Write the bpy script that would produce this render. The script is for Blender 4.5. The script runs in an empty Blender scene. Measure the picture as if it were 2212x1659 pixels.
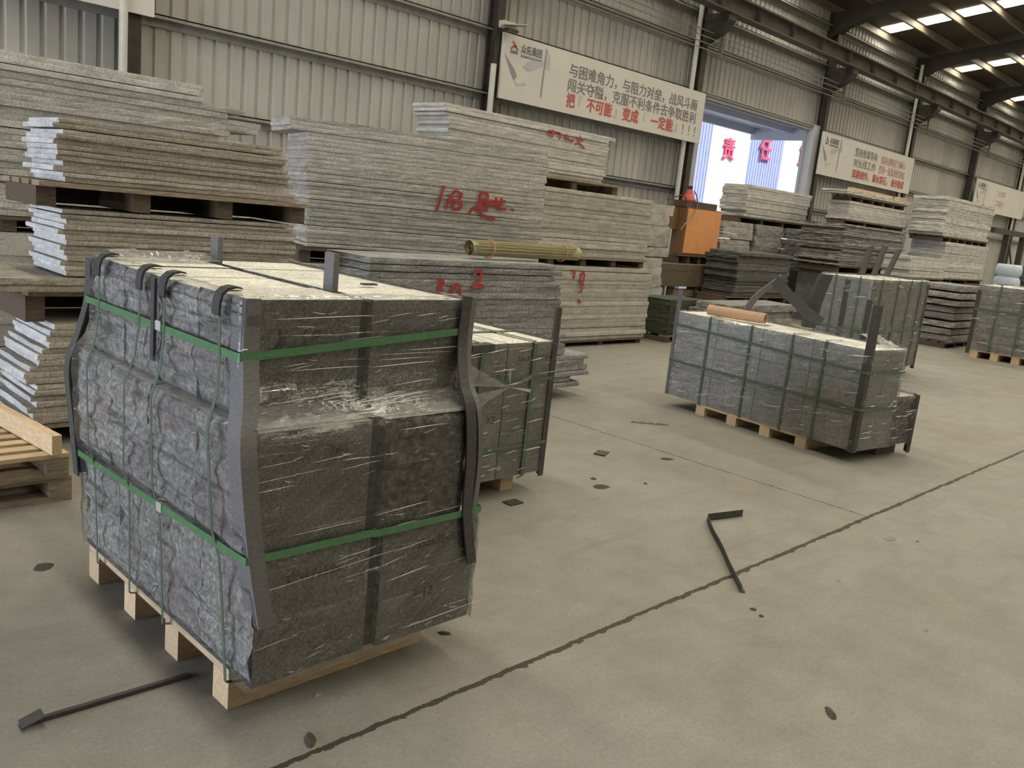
import bpy, bmesh, math, random
from mathutils import Vector, Matrix, noise
random.seed(7)
S = bpy.context.scene
COL = S.collection
PI = math.pi
R = math.radians

# ------------------------------------------------------------------ camera, exposure, light
cam_d = bpy.data.cameras.new('camera')
cam = bpy.data.objects.new('camera', cam_d)
COL.objects.link(cam)
YAW, PITCH, ROLL = 0.802997550, -0.196327739, 0.102819740
fwd = Vector((math.sin(YAW) * math.cos(PITCH), math.cos(YAW) * math.cos(PITCH), math.sin(PITCH)))
rgt = Vector((math.cos(YAW), -math.sin(YAW), 0))
upv = rgt.cross(fwd)
r2 = math.cos(ROLL) * rgt + math.sin(ROLL) * upv
u2 = -math.sin(ROLL) * rgt + math.cos(ROLL) * upv
M = Matrix((r2, u2, -fwd)).transposed().to_4x4()
M.translation = (0, 0, 1.6)
cam.matrix_world = M
cam_d.sensor_width = 36.0
cam_d.lens = 1871.59 * 36.0 / 2212.0
cam_d.clip_start = 0.05
cam_d.clip_end = 300
S.camera = cam
S.view_settings.view_transform = 'Standard'
S.view_settings.look = 'None'
S.view_settings.gamma = 1.0
S.view_settings.exposure = 0.0

S.cycles.max_bounces = 7
S.cycles.diffuse_bounces = 4
S.cycles.glossy_bounces = 2
S.cycles.transparent_max_bounces = 10

SKY_END = -10.5         # the strips stop short of the far side of the hall
SKYLIGHT = 18.5          # radiance of the translucent roof panes
DOOR = 14.0              # daylight radiance at the gable door
w = bpy.data.worlds.new('sky')
S.world = w
w.use_nodes = True
wn = w.node_tree
wn.nodes['Background'].inputs[0].default_value = (0.62, 0.72, 1.0, 1)
wn.nodes['Background'].inputs[1].default_value = 1.2

def lamp(name, kind, energy, color, loc, direction, size=None):
    d = bpy.data.lights.new(name, kind)
    d.energy = energy
    d.color = color
    o = bpy.data.objects.new(name, d)
    COL.objects.link(o)
    o.location = loc
    o.rotation_euler = Vector(direction).to_track_quat('-Z', 'Y').to_euler()
    if kind == 'AREA':
        d.shape = 'RECTANGLE'
        d.size, d.size_y = size
    if kind == 'SUN':
        d.angle = R(1.0)
    return o
lamp('sun', 'SUN', 6.5, (1.0, 0.96, 0.9), (20, -30, 40), (-0.25, 0.62, -0.74))
# daylight entering by the open gable door on the near end of the hall
lamp('gable_door_daylight', 'AREA', DOOR * PI * 7.0 * 3.2, (0.82, 0.89, 1.0), (-8.9, 5.2, 1.65), (1, 0, 0), (7.0, 3.2))

# ------------------------------------------------------------------ materials
def mat(name):
    m = bpy.data.materials.new(name)
    m.use_nodes = True
    nt = m.node_tree
    b = nt.nodes['Principled BSDF']
    return m, nt, b
def N(nt, t, **kw):
    n = nt.nodes.new(t)
    for k, v in kw.items():
        setattr(n, k, v)
    return n
def coords(nt, scale=(1, 1, 1), rnd=True, kind='Object'):
    tc = N(nt, 'ShaderNodeTexCoord')
    mp = N(nt, 'ShaderNodeMapping')
    mp.inputs['Scale'].default_value = scale
    nt.links.new(tc.outputs[kind], mp.inputs['Vector'])
    if rnd:
        oi = N(nt, 'ShaderNodeObjectInfo')
        mu = N(nt, 'ShaderNodeMath', operation='MULTIPLY')
        mu.inputs[1].default_value = 37.0
        nt.links.new(oi.outputs['Random'], mu.inputs[0])
        cb = N(nt, 'ShaderNodeCombineXYZ')
        nt.links.new(mu.outputs[0], cb.inputs[0])
        nt.links.new(mu.outputs[0], cb.inputs[1])
        nt.links.new(cb.outputs[0], mp.inputs['Location'])
    return mp.outputs[0]
def noise_tex(nt, vec, scale, detail=4, rough=0.6, dist=0.0):
    n = N(nt, 'ShaderNodeTexNoise')
    n.inputs['Scale'].default_value = scale
    n.inputs['Detail'].default_value = detail
    n.inputs['Roughness'].default_value = rough
    n.inputs['Distortion'].default_value = dist
    nt.links.new(vec, n.inputs['Vector'])
    return n.outputs['Fac']
def ramp(nt, fac, stops, interp='LINEAR'):
    r = N(nt, 'ShaderNodeValToRGB')
    r.color_ramp.interpolation = interp
    el = r.color_ramp.elements
    while len(el) < len(stops):
        el.new(0.5)
    for e, (p, c) in zip(el, stops):
        e.position = p
        e.color = (c[0], c[1], c[2], 1) if hasattr(c, '__len__') else (c, c, c, 1)
    nt.links.new(fac, r.inputs['Fac'])
    return r.outputs['Color']
def mix(nt, a, b, fac, mode='MIX'):
    m = N(nt, 'ShaderNodeMix', data_type='RGBA', blend_type=mode)
    for sock, v in ((m.inputs[0], fac), (m.inputs[6], a), (m.inputs[7], b)):
        if hasattr(v, 'is_output'):
            nt.links.new(v, sock)
        elif hasattr(v, '__len__'):
            sock.default_value = (v[0], v[1], v[2], 1)
        else:
            sock.default_value = v
    return m.outputs[2]
def math_n(nt, op, a, b=None):
    m = N(nt, 'ShaderNodeMath', operation=op)
    for s, v in zip(m.inputs, (a, b)):
        if v is None:
            continue
        if hasattr(v, 'is_output'):
            nt.links.new(v, s)
        else:
            s.default_value = v
    return m.outputs[0]
def bump(nt, h, bsdf, dist, strength=1.0):
    b = N(nt, 'ShaderNodeBump')
    b.inputs['Strength'].default_value = strength
    b.inputs['Distance'].default_value = dist
    nt.links.new(h, b.inputs['Height'])
    nt.links.new(b.outputs[0], bsdf.inputs['Normal'])

def stone(name, base, dark, light, spec_scale=260, vary=0.3, rough=0.85, bump_d=0.002, tint=None, streak=False, patch=False, along_y=False):
    """speckled granite; every slab or block gets its own shade"""
    m, nt, b = mat(name)
    v = coords(nt)
    sp = noise_tex(nt, v, spec_scale, 2, 0.7)
    c = ramp(nt, sp, [(0.30, dark), (0.5, base), (0.72, light)])
    sp2 = noise_tex(nt, v, 75.0, 3, 0.75)
    c = mix(nt, c, ramp(nt, sp2, [(0.34, 0.70), (0.66, 1.24)]), 1.0, 'MULTIPLY')
    big = noise_tex(nt, v, 5.0, 5, 0.65)
    c = mix(nt, c, ramp(nt, big, [(0.3, 0.74), (0.7, 1.14)]), 1.0, 'MULTIPLY')
    if patch:  # recess shade painted dark, along with pale stone flakes
        v3 = coords(nt, (1, 0.8, 3.4))
        pn = noise_tex(nt, v3, 6.0, 6, 0.72, 0.5)
        c = mix(nt, c, ramp(nt, pn, [(0.37, 0.25), (0.46, 0.88), (0.60, 1.05), (0.68, 1.65)]), 0.9, 'MULTIPLY')
    if streak:
        mp2 = N(nt, 'ShaderNodeMapping')
        mp2.inputs['Rotation'].default_value = (0, streak, 0)
        mp2.inputs['Scale'].default_value = (4, 4, 26)
        mp1 = N(nt, 'ShaderNodeMapping')
        mp1.inputs['Rotation'].default_value = (streak, 0, 0) if along_y else (0, streak, 0)
        nt.links.new(v, mp1.inputs['Vector'])
        mp2.inputs['Rotation'].default_value = (0, 0, 0)
        nt.links.new(mp1.outputs[0], mp2.inputs['Vector'])
        st = noise_tex(nt, mp2.outputs[0], 1.6, 5, 0.65, 0.8)
        c = mix(nt, c, ramp(nt, st, [(0.32, 0.55), (0.7, 1.35)]), 0.75, 'MULTIPLY')
    if tint:
        t = noise_tex(nt, v, 2.3, 3, 0.5)
        c = mix(nt, c, tint, math_n(nt, 'MULTIPLY', ramp(nt, t, [(0.5, 0.0), (0.72, 1.0)]), 0.5))
    oi = N(nt, 'ShaderNodeObjectInfo')
    g = math_n(nt, 'ADD', math_n(nt, 'MULTIPLY', oi.outputs['Random'], vary), 1.0 - vary / 2)
    gc = N(nt, 'ShaderNodeCombineColor')
    for i in range(3):
        nt.links.new(g, gc.inputs[i])
    c = mix(nt, c, gc.outputs[0], 1.0, 'MULTIPLY')
    nt.links.new(c, b.inputs['Base Color'])
    b.inputs['Roughness'].default_value = rough
    hb = noise_tex(nt, v, 60, 5, 0.7)
    bump(nt, hb, b, bump_d)
    return m
GREY = stone('grey_granite', (.46, .435, .39), (.24, .225, .195), (.66, .635, .585))
TAN = stone('tan_granite', (.43, .385, .32), (.22, .195, .155), (.62, .575, .50))
PALE = stone('pale_granite', (.57, .55, .515), (.36, .345, .32), (.74, .72, .68), vary=0.2)
BLUE = stone('blue_grey_granite', (.29, .29, .285), (.14, .14, .14), (.48, .475, .47), 90, 0.3, bump_d=0.006, tint=(.20, .16, .19))
DARK = stone('dark_granite', (.105, .105, .10), (.045, .045, .045), (.21, .21, .20), 120, 0.5, bump_d=0.005)
ROUGH = stone('rough_dark_granite', (.30, .295, .285), (.12, .12, .12), (.50, .49, .48), 60, 0.4, bump_d=0.01)
BLOCK = stone('split_face_stone', (.37, .363, .35), (.15, .146, .143), (.60, .59, .58), 45, 0.16, 0.75, 0.014, (.23, .18, .19), patch=True)
SAWN = stone('sawn_grey_stone', (.20, .196, .178), (.125, .122, .11), (.29, .285, .262), 150, 0.16, 0.7, 0.002, streak=0.6)
LAYERED = stone('layered_grey_stone', (.46, .46, .46), (.29, .29, .285), (.62, .62, .61), 60, 0.16, 0.75, 0.008, (.25, .21, .22), streak=0.12, along_y=True)
BROWN = stone('brown_split_stone', (.165, .145, .125), (.06, .052, .045), (.33, .30, .265), 40, 0.1, 0.75, 0.014, patch=True)
TOPF = stone('pale_top_face', (.80, .775, .70), (.68, .65, .58), (.86, .84, .78), 40, 0.08, 0.9, 0.001)  # much paler stone colour for the upward faces of the blocks
BEIGE = stone('buff_sawn_stone', (.27, .255, .21), (.17, .16, .13), (.38, .36, .30), 220, 0.12, 0.75, 0.001)

def plain(name, col, rough=0.6, metal=0.0, nz=0.0, nscale=20, stretch=(1, 1, 1), bump_d=0.0, emis=None, vary=0.0):
    m, nt, b = mat(name)
    b.inputs['Roughness'].default_value = rough
    b.inputs['Metallic'].default_value = metal
    v = coords(nt, stretch)
    f = noise_tex(nt, v, nscale, 5, 0.65)
    c = mix(nt, tuple(x * (1 - nz) for x in col), tuple(min(1, x * (1 + nz)) for x in col), ramp(nt, f, [(0.3, 0.0), (0.7, 1.0)]))
    if vary:
        oi = N(nt, 'ShaderNodeObjectInfo')
        g = math_n(nt, 'ADD', math_n(nt, 'MULTIPLY', oi.outputs['Random'], vary), 1.0 - vary / 2)
        gc = N(nt, 'ShaderNodeCombineColor')
        for i in range(3):
            nt.links.new(g, gc.inputs[i])
        c = mix(nt, c, gc.outputs[0], 1.0, 'MULTIPLY')
    nt.links.new(c, b.inputs['Base Color'])
    if bump_d:
        bump(nt, f, b, bump_d)
    if emis:
        b.inputs['Emission Color'].default_value = (*emis[0], 1)
        b.inputs['Emission Strength'].default_value = emis[1]
    return m
PINE = plain('pale_pine', (.62, .46, .29), 0.7, 0, 0.25, 9, (1.5, 14, 14), 0.001, vary=0.25)
PINE2 = plain('pallet_pine_across', (.62, .46, .29), 0.7, 0, 0.25, 9, (14, 1.5, 14), 0.001, vary=0.25)
OLDWOOD = plain('weathered_wood', (.27, .215, .15), 0.85, 0, 0.45, 7, (1.5, 12, 12), 0.002, vary=0.5)
DARKWOOD = plain('dark_wood', (.11, .08, .055), 0.85, 0, 0.4, 7, (1.5, 12, 12), 0.002, vary=0.3)  # dark brown wood; on bearers it also paints the gap's shade
STEEL = plain('dark_painted_steel', (.05, .042, .036), 0.55, 0.2, 0.4, 6, (1, 1, 1), 0.001)
STEELG = plain('galvanised_steel', (.30, .29, .265), 0.5, 0.3, 0.2, 6)
PIPE = plain('white_drain_pipe', (.62, .60, .55), 0.5, 0, 0.1, 4)
GUARD = plain('dark_edge_board', (.055, .052, .051), 0.7, 0, 0.3, 30, (1, 1, 3), 0.0008, vary=0.3)
GUARDL = plain('grey_edge_board', (.145, .14, .145), 0.7, 0, 0.25, 60, (1, 1, 4), 0.0008)
PADBLK = plain('black_corner_pad', (.035, .036, .036), 0.6, 0, 0.3, 30)
GAPSTRIP = plain('gap_shade_spacer', (.032, .029, .026), 0.8, 0, 0.3, 30)
STRAP = plain('green_strap', (.075, .20, .085), 0.4, 0, 0.2, 40)
STRAPD = plain('dull_green_strap', (.085, .125, .085), 0.45, 0, 0.2, 40)
CLIP = plain('strap_seal', (.75, .76, .74), 0.3, 0.6, 0.1, 30)
BOARD = plain('white_board', (.68, .65, .60), 0.45, 0, 0.05, 2)
INK = plain('grey_ink', (.20, .19, .20), 0.6)
REDINK = plain('red_ink', (.52, .11, .09), 0.6)
PALEINK = plain('pale_outline_ink', (.58, .53, .47), 0.6)
FAINTRED = plain('faded_red_ink', (.55, .30, .25), 0.6)
ARTGREY = plain('art_grey', (.30, .29, .32), 0.6)
ARTPALE = plain('art_pale', (.51, .50, .52), 0.6)
PAINT = plain('red_spray_paint', (.36, .042, .036), 0.7, 0, 0.45, 25)
MARK = plain('black_marker', (.035, .032, .028), 0.6)
ORANGE = plain('orange_enamel', (.78, .34, .125), 0.5, 0, 0.06, 6)
ORANGED = plain('orange_brown_enamel', (.20, .105, .055), 0.5, 0, 0.15, 6)
REDLAMP = plain('red_plastic', (.55, .09, .06), 0.4)
CABLE = plain('grey_cable', (.25, .22, .18), 0.6)
KRAFT = plain('brown_kraft_tube', (.50, .31, .19), 0.8, 0, 0.12, 18, (6, 1, 1))
BAMBOO = plain('bamboo_mat', (.40, .355, .20), 0.65, 0, 0.35, 12, (0.6, 30, 30), 0.001)
TWINE = plain('orange_twine', (.60, .32, .14), 0.8)
PAPER = plain('white_paper', (.80, .78, .74), 0.7)
BLUEBAG = plain('blue_white_sack', (.55, .62, .78), 0.6, 0, 0.12, 12, bump_d=0.004)
NETTING = plain('dark_green_net', (.045, .055, .035), 0.8, 0, 0.5, 40, bump_d=0.004)
RAFTER = plain('dark_brown_rafter', (.034, .027, .019), 0.7, 0.0, 0.3, 4)
ROOF = plain('dark_roof_sheet', (.052, .038, .023), 0.7, 0, 0.25, 3)
PURLIN = plain('purlin_steel', (.19, .16, .115), 0.6, 0.1, 0.2, 5)
BRIDGEWHITE = plain('facade_white', (.92, .92, .92), 0.7, 0, 0.02, 3)
FACBLUE = plain('facade_blue_sheet', (.37, .42, .65), 0.7, 0, 0.06, 3)
REDSIGN = plain('red_sign_letter', (.78, .11, .18), 0.5)
CHIP = plain('dark_stone_chip', (.06, .055, .045), 0.9, 0, 0.4, 30)
GREYCHIP = plain('grey_stone_chip', (.24, .23, .21), 0.9, 0, 0.3, 40)
OILSPOT = plain('oil_stain', (.045, .04, .03), 0.8, 0, 0.4, 30)
LAMPGREY = plain('lamp_housing', (.55, .53, .45), 0.4)
LAMPBLK = plain('lamp_black', (.03, .03, .03), 0.4)
CEMENT = plain('cement_hole', (.05, .045, .04), 0.9)

def sky_pane():
    m, nt, b = mat('skylight_sheet')
    b.inputs['Base Color'].default_value = (.8, .76, .6, 1)
    b.inputs['Emission Color'].default_value = (1.0, 0.93, 0.74, 1)
    b.inputs['Emission Strength'].default_value = SKYLIGHT
    return m
PANE = sky_pane()

def wall_mat(name, col):
    m, nt, b = mat(name)
    tc = N(nt, 'ShaderNodeTexCoord')
    sx = N(nt, 'ShaderNodeSeparateXYZ')
    nt.links.new(tc.outputs['Object'], sx.inputs[0])
    fl = math_n(nt, 'FLOOR', math_n(nt, 'DIVIDE', sx.outputs[0], 0.84))
    wn_ = N(nt, 'ShaderNodeTexWhiteNoise', noise_dimensions='1D')
    nt.links.new(fl, wn_.inputs['W'])
    g = ramp(nt, wn_.outputs['Value'], [(0, tuple(c * 0.86 for c in col)), (0.5, col), (1, tuple(c * 1.08 for c in col))])
    f = noise_tex(nt, tc.outputs['Object'], 0.9, 4, 0.6)
    c = mix(nt, g, ramp(nt, f, [(0.3, 0.86), (0.7, 1.06)]), 1.0, 'MULTIPLY')
    nt.links.new(c, b.inputs['Base Color'])
    b.inputs['Roughness'].default_value = 0.55
    return m
WALL = wall_mat('profiled_wall_sheet', (.475, .46, .425))

def floor_mat():
    m, nt, b = mat('concrete_floor')
    tc = N(nt, 'ShaderNodeTexCoord')
    P = tc.outputs['Object']
    sx = N(nt, 'ShaderNodeSeparateXYZ')
    nt.links.new(P, sx.inputs[0])
    big = noise_tex(nt, P, 0.55, 6, 0.6)
    mid = noise_tex(nt, P, 4.0, 6, 0.7)
    fine = noise_tex(nt, P, 70.0, 3, 0.7)
    c = ramp(nt, big, [(0.3, (.255, .233, .197)), (0.55, (.297, .281, .251)), (0.75, (.312, .303, .28))])
    c = mix(nt, c, ramp(nt, mid, [(0.25, 0.80), (0.6, 1.03), (0.8, 1.1)]), 1.0, 'MULTIPLY')
    c = mix(nt, c, ramp(nt, fine, [(0.3, 0.86), (0.7, 1.10)]), 1.0, 'MULTIPLY')
    # dirt specks and grey smudges
    vor = N(nt, 'ShaderNodeTexNoise')
    vor.inputs['Scale'].default_value = 9.0
    vor.inputs['Detail'].default_value = 8
    vor.inputs['Roughness'].default_value = 0.8
    nt.links.new(P, vor.inputs['Vector'])
    c = mix(nt, c, (.20, .185, .155), math_n(nt, 'MULTIPLY', ramp(nt, vor.outputs['Fac'], [(0.66, 0.0), (0.74, 1.0)]), 0.55))
    # trowel drag marks
    mp = N(nt, 'ShaderNodeMapping')
    mp.inputs['Rotation'].default_value = (0, 0, 0.5)
    mp.inputs['Scale'].default_value = (0.5, 4.0, 1)
    nt.links.new(P, mp.inputs['Vector'])
    dr = noise_tex(nt, mp.outputs[0], 1.6, 5, 0.7)
    c = mix(nt, c, (.20, .185, .155), math_n(nt, 'MULTIPLY', ramp(nt, dr, [(0.54, 0.0), (0.72, 1.0)]), 0.45))
    # expansion joints: y = 1.9 (whole hall), x = 5.19 behind it, every 6 m
    wob = noise_tex(nt, P, 14.0, 5, 0.75)
    wob2 = noise_tex(nt, P, 2.0, 3, 0.6)
    off = math_n(nt, 'ADD', math_n(nt, 'MULTIPLY', math_n(nt, 'SUBTRACT', wob, 0.5), 0.05), math_n(nt, 'MULTIPLY', math_n(nt, 'SUBTRACT', wob2, 0.5), 0.02))
    def line(coord, pos, half):
        d = math_n(nt, 'ABSOLUTE', math_n(nt, 'SUBTRACT', math_n(nt, 'ADD', coord, off), pos))
        wd = math_n(nt, 'MULTIPLY', math_n(nt, 'ADD', math_n(nt, 'MULTIPLY', wob, 1.4), 0.3), half)
        return math_n(nt, 'LESS_THAN', d, wd)
    l1 = line(sx.outputs[1], 1.9, 0.012)
    l2 = math_n(nt, 'MULTIPLY', line(sx.outputs[0], 5.195, 0.0055), math_n(nt, 'GREATER_THAN', sx.outputs[1], 1.9))
    l3 = line(sx.outputs[0], 11.2, 0.005)
    l3 = math_n(nt, 'MULTIPLY', l3, math_n(nt, 'GREATER_THAN', sx.outputs[1], 1.9))
    ln = math_n(nt, 'MAXIMUM', math_n(nt, 'MAXIMUM', l1, l2), l3)
    # crumbled, dirty strip beside the joints
    def near(coord, pos):
        d = math_n(nt, 'ABSOLUTE', math_n(nt, 'SUBTRACT', coord, pos))
        return ramp(nt, d, [(0.0, 1.0), (0.05, 0.0)])
    c = mix(nt, c, (.25, .225, .18), math_n(nt, 'MULTIPLY', near(sx.outputs[1], 1.9), math_n(nt, 'MULTIPLY', wob, 0.45)))
    c = mix(nt, c, (.055, .048, .036), ln)
    nt.links.new(c, b.inputs['Base Color'])
    b.inputs['Roughness'].default_value = 0.72
    b.inputs['Specular IOR Level'].default_value = 0.3
    h = math_n(nt, 'SUBTRACT', math_n(nt, 'MULTIPLY', mid, 0.15), ln)
    bump(nt, h, b, 0.006, 0.6)
    return m
FLOOR = floor_mat()

def film_mat(name, veil=0.05, freq=45.0):
    """thin clear stretch film: mostly see-through, glossy on its folds"""
    m = bpy.data.materials.new(name)
    m.use_nodes = True
    nt = m.node_tree
    nt.nodes.clear()
    out = N(nt, 'ShaderNodeOutputMaterial')
    tr = N(nt, 'ShaderNodeBsdfTransparent')
    tr.inputs[0].default_value = (.96, .96, .96, 1)
    gl = N(nt, 'ShaderNodeBsdfGlossy')
    gl.inputs['Roughness'].default_value = 0.10
    df = N(nt, 'ShaderNodeBsdfDiffuse')
    df.inputs[0].default_value = (.62, .62, .62, 1)
    v = coords(nt, (1.0, 1.0, freq), False)
    f1 = noise_tex(nt, v, 1.3, 3, 0.55, 0.35)
    rd = ramp(nt, f1, [(0.60, 0.0), (0.68, 1.0)])
    v2 = coords(nt, (5.0, 5.0, 24.0), False)
    f2 = noise_tex(nt, v2, 1.6, 4, 0.6, 0.8)
    h = math_n(nt, 'ADD', rd, math_n(nt, 'MULTIPLY', f2, 0.35))
    bp = N(nt, 'ShaderNodeBump')
    bp.inputs['Strength'].default_value = 1.0
    bp.inputs['Distance'].default_value = 0.012
    nt.links.new(h, bp.inputs['Height'])
    nt.links.new(bp.outputs[0], gl.inputs['Normal'])
    lw = N(nt, 'ShaderNodeFresnel')
    lw.inputs[0].default_value = 1.42
    nt.links.new(bp.outputs[0], lw.inputs['Normal'])
    fac = math_n(nt, 'ADD', math_n(nt, 'MULTIPLY', lw.outputs[0], 1.0), math_n(nt, 'MULTIPLY', rd, 0.10))
    fac = math_n(nt, 'MINIMUM', fac, 0.75)
    a = N(nt, 'ShaderNodeMixShader')
    nt.links.new(fac, a.inputs[0])
    nt.links.new(tr.outputs[0], a.inputs[1])
    nt.links.new(gl.outputs[0], a.inputs[2])
    b2 = N(nt, 'ShaderNodeMixShader')
    nt.links.new(math_n(nt, 'MULTIPLY', ramp(nt, f2, [(0.3, 0.5), (0.7, 1.5)]), veil), b2.inputs[0])
    nt.links.new(a.outputs[0], b2.inputs[1])
    nt.links.new(df.outputs[0], b2.inputs[2])
    nt.links.new(b2.outputs[0], out.inputs[0])
    return m
FILM = film_mat('stretch_film', 0.05)
FILMH = film_mat('cloudy_stretch_film', 0.16, 30.0)
FILMC = film_mat('crumpled_stretch_film', 0.30, 6.0)

# ------------------------------------------------------------------ mesh helpers
class MB:
    def __init__(s):
        s.v, s.f, s.mi = [], [], []
    def box(s, x0, x1, y0, y1, z0, z1, mi=0, T=None):
        n = len(s.v)
        p = [(x0, y0, z0), (x1, y0, z0), (x1, y1, z0), (x0, y1, z0), (x0, y0, z1), (x1, y0, z1), (x1, y1, z1), (x0, y1, z1)]
        if T:
            p = [tuple(T @ Vector(q)) for q in p]
        s.v += p
        for q in ((3, 2, 1, 0), (4, 5, 6, 7), (0, 1, 5, 4), (1, 2, 6, 5), (2, 3, 7, 6), (3, 0, 4, 7)):
            s.f.append(tuple(n + i for i in q))
            s.mi.append(mi)
        return s
    def bar(s, a, b, wx, wz, up=(0, 0, 1), mi=0):
        """box of section wx * wz from point a to point b"""
        a, b = Vector(a), Vector(b)
        d = b - a
        L = d.length
        d.normalize()
        upv_ = Vector(up)
        if abs(d.dot(upv_)) > 0.98:
            upv_ = Vector((0, 1, 0))
        sd = d.cross(upv_).normalized()
        u = sd.cross(d)
        T = Matrix((d, sd, u)).transposed().to_4x4()
        T.translation = a
        return s.box(0, L, -wx / 2, wx / 2, -wz / 2, wz / 2, mi, T)
    def tube(s, pts, r, seg=10, caps=True, mi=0):
        pts = [Vector(p) for p in pts]
        rings = []
        for i, p in enumerate(pts):
            t = (pts[min(i + 1, len(pts) - 1)] - pts[max(i - 1, 0)]).normalized()
            a = Vector((0, 0, 1)) if abs(t.z) < 0.9 else Vector((1, 0, 0))
            e1 = t.cross(a).normalized()
            e2 = t.cross(e1)
            n = len(s.v)
            rr = r[i] if hasattr(r, '__len__') else r
            s.v += [tuple(p + rr * (math.cos(2 * PI * k / seg) * e1 + math.sin(2 * PI * k / seg) * e2)) for k in range(seg)]
            rings.append(n)
        for a, b in zip(rings, rings[1:]):
            for k in range(seg):
                s.f.append((a + k, a + (k + 1) % seg, b + (k + 1) % seg, b + k))
                s.mi.append(mi)
        if caps:
            s.f.append(tuple(rings[0] + k for k in range(seg)))
            s.f.append(tuple(rings[-1] + k for k in reversed(range(seg))))
            s.mi += [mi, mi]
        return s
    def sweep(s, pts, prof, closed_prof=True, closed=False, e1=None, caps=True, mi=0):
        """sweep a list of per-point offset lists: prof(i, p) -> list of Vectors"""
        rings = []
        for i, p in enumerate(pts):
            q = prof(i, Vector(p))
            rings.append((len(s.v), len(q)))
            s.v += [tuple(x) for x in q]
        m = len(rings)
        for i in range(m if closed else m - 1):
            a, k = rings[i]
            b, _ = rings[(i + 1) % m]
            for j in range(k if closed_prof else k - 1):
                s.f.append((a + j, a + (j + 1) % k, b + (j + 1) % k, b + j))
                s.mi.append(mi)
        if caps and not closed and closed_prof:
            a, k = rings[0]
            s.f.append(tuple(a + j for j in reversed(range(k))))
            a, k = rings[-1]
            s.f.append(tuple(a + j for j in range(k)))
            s.mi += [mi, mi]
        return s
    def mesh(s, name, mats):
        me = bpy.data.meshes.new(name)
        me.from_pydata([tuple(v) for v in s.v], [], s.f)
        for m in (mats if isinstance(mats, (list, tuple)) else [mats]):
            me.materials.append(m)
        me.polygons.foreach_set('material_index', s.mi)
        me.update()
        return me
    def build(s, name, mats, parent=None, smooth=False, bevel=0.0):
        me = s.mesh(name, mats)
        if smooth:
            me.polygons.foreach_set('use_smooth', [True] * len(me.polygons))
        o = bpy.data.objects.new(name, me)
        COL.objects.link(o)
        if parent:
            o.parent = parent
        if bevel:
            b = o.modifiers.new('bevel', 'BEVEL')
            b.width = bevel
            b.segments = 1
            b.limit_method = 'ANGLE'
        return o
def tag(o, label, cat, group=None, kind='thing'):
    o['label'] = label
    o['category'] = cat
    o['kind'] = kind
    if group:
        o['group'] = group
    return o
def thing(name, label, cat, loc=(0, 0, 0), rz=0, group=None):
    o = bpy.data.objects.new(name, None)
    COL.objects.link(o)
    o.location = loc
    o.rotation_euler = (0, 0, rz)
    o.empty_display_size = 0.1
    return tag(o, label, cat, group)
def struct(o, label=None, cat=None, group=None):
    o['kind'] = 'structure'
    if label:
        o['label'] = label
    if cat:
        o['category'] = cat
    if group:
        o['group'] = group
    return o
def copy_obj(o, parent=None):
    c = o.copy()
    COL.objects.link(c)
    c.parent = parent
    return c
ORD = ['first', 'second', 'third', 'fourth', 'fifth', 'sixth', 'seventh', 'eighth', 'ninth', 'tenth', 'eleventh', 'twelfth', 'thirteenth',
       'fourteenth', 'fifteenth', 'sixteenth', 'seventeenth', 'eighteenth', 'nineteenth', 'twentieth', 'twenty-first', 'twenty-second',
       'twenty-third', 'twenty-fourth', 'twenty-fifth', 'twenty-sixth', 'twenty-seventh', 'twenty-eighth', 'twenty-ninth', 'thirtieth']
def text_mesh(body, size, extrude=0.0, offset=0.0, align='LEFT', spacing=1.0):
    c = bpy.data.curves.new('lettering', 'FONT')
    c.body = body
    c.size = size
    c.extrude = extrude
    c.offset = offset
    c.align_x = align
    c.space_character = spacing
    c.resolution_u = 4
    o = bpy.data.objects.new('lettering', c)
    COL.objects.link(o)
    dg = bpy.context.evaluated_depsgraph_get()
    me = bpy.data.meshes.new_from_object(o.evaluated_get(dg))
    bpy.data.objects.remove(o)
    bpy.data.curves.remove(c)
    return me
def wall_text(name, body, size, x, y, z, material, parent=None, offset=0.0, width=None, extrude=0.002):
    """upright lettering facing -y; width squeezes or stretches the line to that length"""
    me = text_mesh(body, size, extrude, 0.0)
    if offset:
        bm = bmesh.new()
        for i, (dx, dz) in enumerate(((-1, 0), (1, 0), (0, -1), (0, 1), (0, 0))):
            n0 = len(bm.verts)
            bm.from_mesh(me)
            bm.verts.ensure_lookup_table()
            for v in bm.verts[n0:]:
                v.co += Vector((dx * offset, dz * offset, i * 0.0002))
        bm.to_mesh(me)
        bm.free()
    xs = [v.co.x for v in me.vertices]
    k = 1.0
    if width and xs:
        k = width / (max(xs) - min(xs))
    x0 = min(xs)
    for v in me.vertices:
        a, b_, c_ = v.co
        v.co = (x + (a - x0) * k, y - c_, z + b_)
    me.materials.clear()
    me.materials.append(material)
    o = bpy.data.objects.new(name, me)
    COL.objects.link(o)
    o.parent = parent
    return o

# ------------------------------------------------------------------ the hall
YW = 11.5           # skin of the back wall
EAVE = 7.62
SLOPE = 0.15
RIDGE = 0.0
def roof_z(y):
    return EAVE + SLOPE * (YW - y) if y >= RIDGE else EAVE + SLOPE * (YW - RIDGE) - SLOPE * (RIDGE - y)
XA, XB, YF = -9.0, 64.0, -12.0
MB().box(XA, XB, YF, YW + 0.4, -0.2, 0).build('floor', FLOOR)['kind'] = 'structure'
ground = MB().box(-60, 120, YW + 0.4, 60, -0.3, -0.02).build('ground', plain('yard_concrete', (.5, .5, .5), 0.9, 0, 0.1, 2))
struct(ground)

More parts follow.
